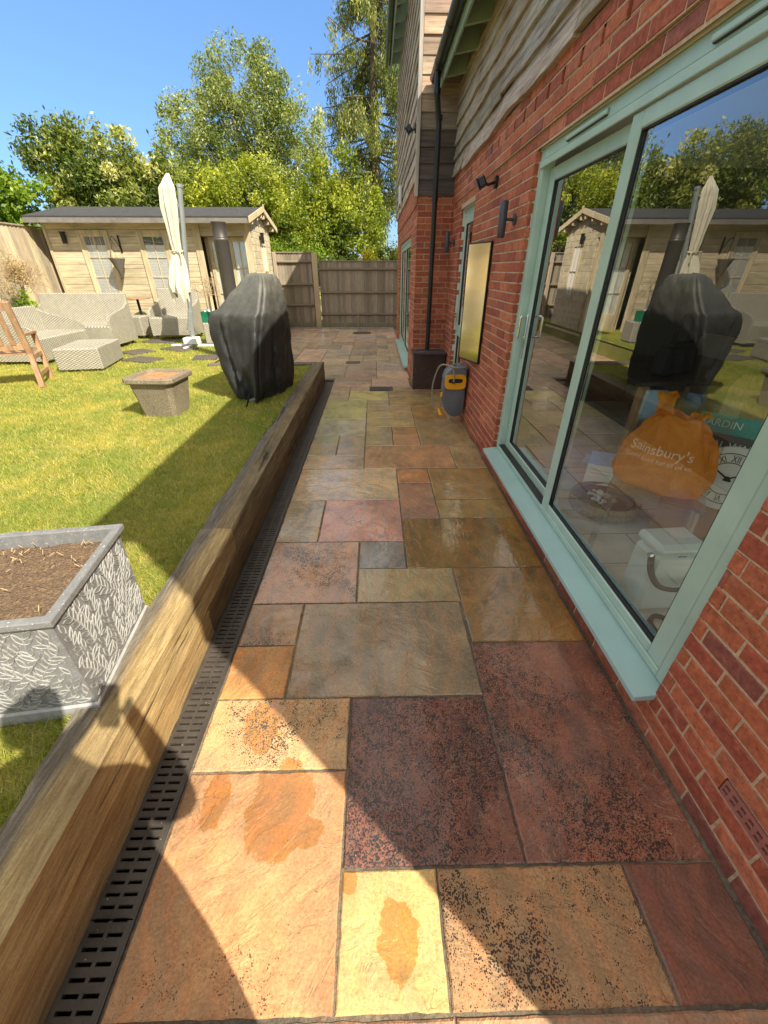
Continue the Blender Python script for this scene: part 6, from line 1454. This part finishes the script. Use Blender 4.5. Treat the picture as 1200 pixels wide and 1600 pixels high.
flat_text('JARDIN', .055, -.08, .335, Mx, PW_, cbx, 'brand_text'); flat_text('METAL WALL', .052, -.03, .225, Mx, PW_, cbx, 'title_text'); flat_text('CLOCK', .052, -.115, .168, Mx, PW_, cbx, 'subtitle_text')
t = thing('wall_clock', 'round white clock with black Roman numerals propped against the teal box', 'clock', (1.875, 1.885, FZ+.315), R(-47)); Mx = Matrix.Rotation(-.20, 4, 'X') @ Matrix.Translation((0, 0, .175)) @ Matrix.Rotation(R(90), 4, 'X')
a = MB(); a.lathe([(0, -.012), (.172, -.012), (.175, .0), (.172, .010), (.0, .010)], 48, M=Mx); a.build('clock_face', WHITE, t, smooth=40)
a = MB()
for r_ in (.135, .085):
    for k in range(60):
        p, q = k*math.pi/30, (k+1)*math.pi/30; a.poly([Mx @ Vector((rr_*math.cos(th), rr_*math.sin(th), .0115)) for rr_, th in ((r_, p), (r_+.004, p), (r_+.004, q), (r_, q))])
a.build('dial_ring', BLACK, t, uv=False)
NUM = ['XII', 'I', 'II', 'III', 'IIII', 'V', 'VI', 'VII', 'VIII', 'IX', 'X', 'XI']; a = MB()
for i, s_ in enumerate(NUM):
    vs, fs = text_mesh(s_, .052); an = -i*math.pi/6; Mr = Mx @ Matrix.Rotation(an, 4, 'Z') @ Matrix.Translation((0, .092, .0118)); a.add([Mr @ Vector((v.x*.62, v.y, 0)) for v in vs], fs)
a.build('numerals', BLACK, t, uv=False)
a = MB()
for an, L, w_ in ((R(60), .075, .006), (R(-55), .10, .0045)):
    Mr = Mx @ Matrix.Rotation(an, 4, 'Z'); a.poly([Mr @ Vector(p) for p in ((-w_, -.02, .0125), (w_, -.02, .0125), (w_*.5, L, .0125), (-w_*.5, L, .0125))])
a.lathe([(0, .0128), (.014, .0128), (.014, .015), (0, .0155)], 16, M=Mx); a.build('hands', BLACK, t, uv=False)
t = thing('indoor_sofa', 'beige cushioned sofa deep inside the room', 'sofa', (3.55, 4.25, FZ), R(-90)); UPH = simple('beige_cloth', (.40, .36, .30), .9, .1, 5, bstr=.2)
a = MB(); a.bbox(-.80, .80, -.42, .42, .08, .30, .04); a.build('base', UPH, t, bevel=.01); a = MB(); a.bbox(-.80, .80, .26, .44, .30, .82, .05); a.build('backrest', UPH, t, bevel=.01)
for s in (-.40, .40): a = MB(); a.bbox(s-.385, s+.385, -.40, .25, .305, .45, .05); a.build('cushion', UPH, t, bevel=.01)
t = thing('black_tote', 'black tote bag with an arched handle standing on the indoor table', 'bag', (2.30, 3.20, .95), .5); a = MB(); a.bbox(-.20, .20, -.07, .07, .0, .20, .03); a.bbox(-.16, .16, -.05, .05, .2, .23, .01); a.build('bag_body', simple('black_cloth', (.012, .012, .016), .8), t)
a = MB(); a.tube(smoothpath([(-.09, 0, .22), (-.10, 0, .32), (-.05, 0, .40), (.05, 0, .40), (.10, 0, .32), (.09, 0, .22)]), .010, 8, sy=1.8); a.build('handle', simple('black_strap', (.01, .01, .012), .7), t)
t = thing('indoor_table', 'dark topped table inside the room under the black tote bag', 'table', (2.55, 3.45, FZ)); a = MB(); a.bbox(-.6, .6, -.5, .6, .72, .753, .006); a.build('table_top', simple('dark_top', (.05, .04, .035), .35), t)
for x in (-.54, .54):
    for y in (-.44, .54): a = MB(); a.bbox(x-.03, x+.03, y-.03, y+.03, 0, .719, .004); a.build('leg', TEAK, t)
t = thing('rubber_strap', 'looped black rubber strap on the floor in front of the compost caddy', 'strap', (1.30, 1.28, FZ)); a = MB(); a.tube(smoothpath([(.0, .06, .012), (.05, .09, .02), (.11, .03, .02), (.12, -.05, .015), (.06, -.08, .012), (.0, -.03, .012), (.0, .05, .012)]), .012, 8); a.build('strap', RUBBER, t, smooth=50)

# ------------------------------------------------------------------ the photographer (behind the camera; throws the shadow)
def skin(name, pts, edges, mat, parent=None, sub=2):
    me = bpy.data.meshes.new(name); me.from_pydata([p[:3] for p in pts], edges, []); me.materials.append(mat)
    o = bpy.data.objects.new(name, me); COL.objects.link(o)
    if parent: o.parent = parent
    md = o.modifiers.new('skin', 'SKIN'); md.use_smooth_shade = True
    for i, p in enumerate(pts): r_ = p[3]; me.skin_vertices[0].data[i].radius = (r_, p[4] if len(p) > 4 else r_)
    me.skin_vertices[0].data[0].use_root = True
    s = o.modifiers.new('sub', 'SUBSURF'); s.levels = sub; s.render_levels = sub; return o
SKIN = simple('skin', (.55, .33, .23), .5, .06, 8); CLOTH = simple('navy_cloth', (.03, .04, .07), .85, .15); JEAN = simple('denim', (.05, .08, .14), .9, .2); HAIR = simple('brown_hair', (.07, .04, .02), .7, .3, 40)
pc = thing('person', 'person holding up a phone at the near end of the path, shadow on the sleepers', 'person', (-.24, -.30, 0))
ox, oy = -.24, -.30
def J(x, y, z, r_, r2=None): return (x-ox, y-oy, z, r_, r2 or r_)
pts = [J(-.13, -.29, .95, .165, .12), J(-.14, -.28, 1.10, .165, .11), J(-.135, -.26, 1.27, .175, .11), J(-.14, -.23, 1.45, .14, .09), J(-.15, -.19, 1.54, .056), J(-.16, -.17, 1.60, .056), J(-.185, -.145, 1.68, .082, .095), J(-.185, -.145, 1.77, .075, .088), J(-.18, -.045, 1.685, .012),
       J(.085, -.25, 1.45, .064), J(.165, -.15, 1.17, .050), J(.09, -.07, 1.35, .038), J(.058, -.050, 1.53, .026), J(.045, -.042, 1.575, .030, .018),
       J(-.33, -.23, 1.45, .066), J(-.44, -.17, 1.16, .056), J(-.28, -.06, 1.36, .038), J(-.12, -.040, 1.53, .026), J(-.085, -.038, 1.575, .028, .018),
       J(.06, -.29, .86, .105), J(.07, -.28, .50, .068), J(.075, -.31, .09, .042), J(.08, -.21, .035, .036, .030), J(.08, -.13, .03, .026, .02),
       J(-.24, -.29, .86, .12), J(-.28, -.28, .50, .075), J(-.29, -.31, .09, .042), J(-.30, -.21, .035, .036, .030), J(-.30, -.13, .03, .026, .02)]
ed = [(0, 1), (1, 2), (2, 3), (3, 4), (4, 5), (5, 6), (6, 7), (6, 8), (3, 9), (9, 10), (10, 11), (11, 12), (12, 13), (3, 14), (14, 15), (15, 16), (16, 17), (17, 18), (0, 19), (19, 20), (20, 21), (21, 22), (22, 23), (0, 24), (24, 25), (25, 26), (26, 27), (27, 28)]
# fingers curled round the sides of the phone, rooted in the palms
for base_i, sx, cx in ((13, 1, .045), (18, -1, -.085)):
    for k in range(4):
        z = 1.548+k*.020; L = (.9, 1.0, .95, .75)[k]; e_x = .038 if sx > 0 else -.062
        i = len(pts); pts += [J(cx-sx*.008, -.030, z, .0085), J(cx-sx*.0-0*.0, -.024, z+.002, .0085), J(e_x+sx*.012, -.020*L, z+.006, .0075)]; ed += [(base_i, i), (i, i+1), (i+1, i+2)]
    i = len(pts); pts += [J(cx-sx*.012, -.052, 1.585, .010), J(cx-sx*.028, -.050, 1.60, .009)]; ed += [(base_i, i), (i, i+1)]
skin('body', pts, ed, SKIN, pc)
# clothing and hair follow the body
cp = [(*p[:3], p[3]+(.045 if i < 4 else .016), p[4]+(.045 if i < 4 else .016)) for i, p in enumerate(pts)]
def sub_skin(name, ids, es, mat, sh=0.0): m_ = {v: i for i, v in enumerate(ids)}; skin(name, [(*cp[i][:3], cp[i][3]-sh, cp[i][4]-sh) for i in ids], [(m_[a_], m_[b_]) for a_, b_ in es], mat, pc)
sub_skin('jumper', [0, 1, 2, 3, 9, 10, 11, 14, 15, 16], [(0, 1), (1, 2), (2, 3), (3, 9), (9, 10), (10, 11), (3, 14), (14, 15), (15, 16)], CLOTH)
sub_skin('jeans', [0, 1, 19, 20, 21, 24, 25, 26], [(0, 1), (0, 19), (19, 20), (20, 21), (0, 24), (24, 25), (25, 26)], JEAN, .010)
skin('hair', [J(-.185, -.155, 1.79, .082, .095), J(-.185, -.18, 1.71, .086, .085), J(-.185, -.205, 1.63, .06, .05)], [(0, 1), (1, 2)], HAIR, pc)
for x in (.08, -.30):
    a = MB(); a.bbox(x-ox-.05, x-ox+.05, -.08, .19, .0, .10, .03); a.build('shoe', BLACK, pc, bevel=.02)
for sx in (-1, 1):
    a = MB(); a.lathe([(.001, -.013), (.009, -.009), (.0125, 0), (.009, .009), (.001, .013)], 12, (sx*.032+.055, .150, 1.71)); a.build('eye', WHITE, pc, smooth=60)
    a = MB(); a.lathe([(.001, -.03), (.012, -.02), (.016, 0), (.012, .02), (.001, .03)], 10, (sx*.080+.055, .140, 1.70)); a.build('ear', SKIN, pc, smooth=60)
a = MB(); a.tube([(.033, .163, 1.642), (.055, .169, 1.640), (.077, .163, 1.642)], .005, 6); a.build('mouth', simple('lips', (.42, .16, .13), .5), pc)
ph_ = thing('phone', 'phone held upright in both hands by the photographer', 'phone', (0, 0, CH))
Mp = co.matrix_world.to_3x3().to_4x4()
a = MB(); a.bbox(-.058, .016, -.132, .016, .004, .012, .003, M=Mp); a.build('phone_body', BLACK, ph_)
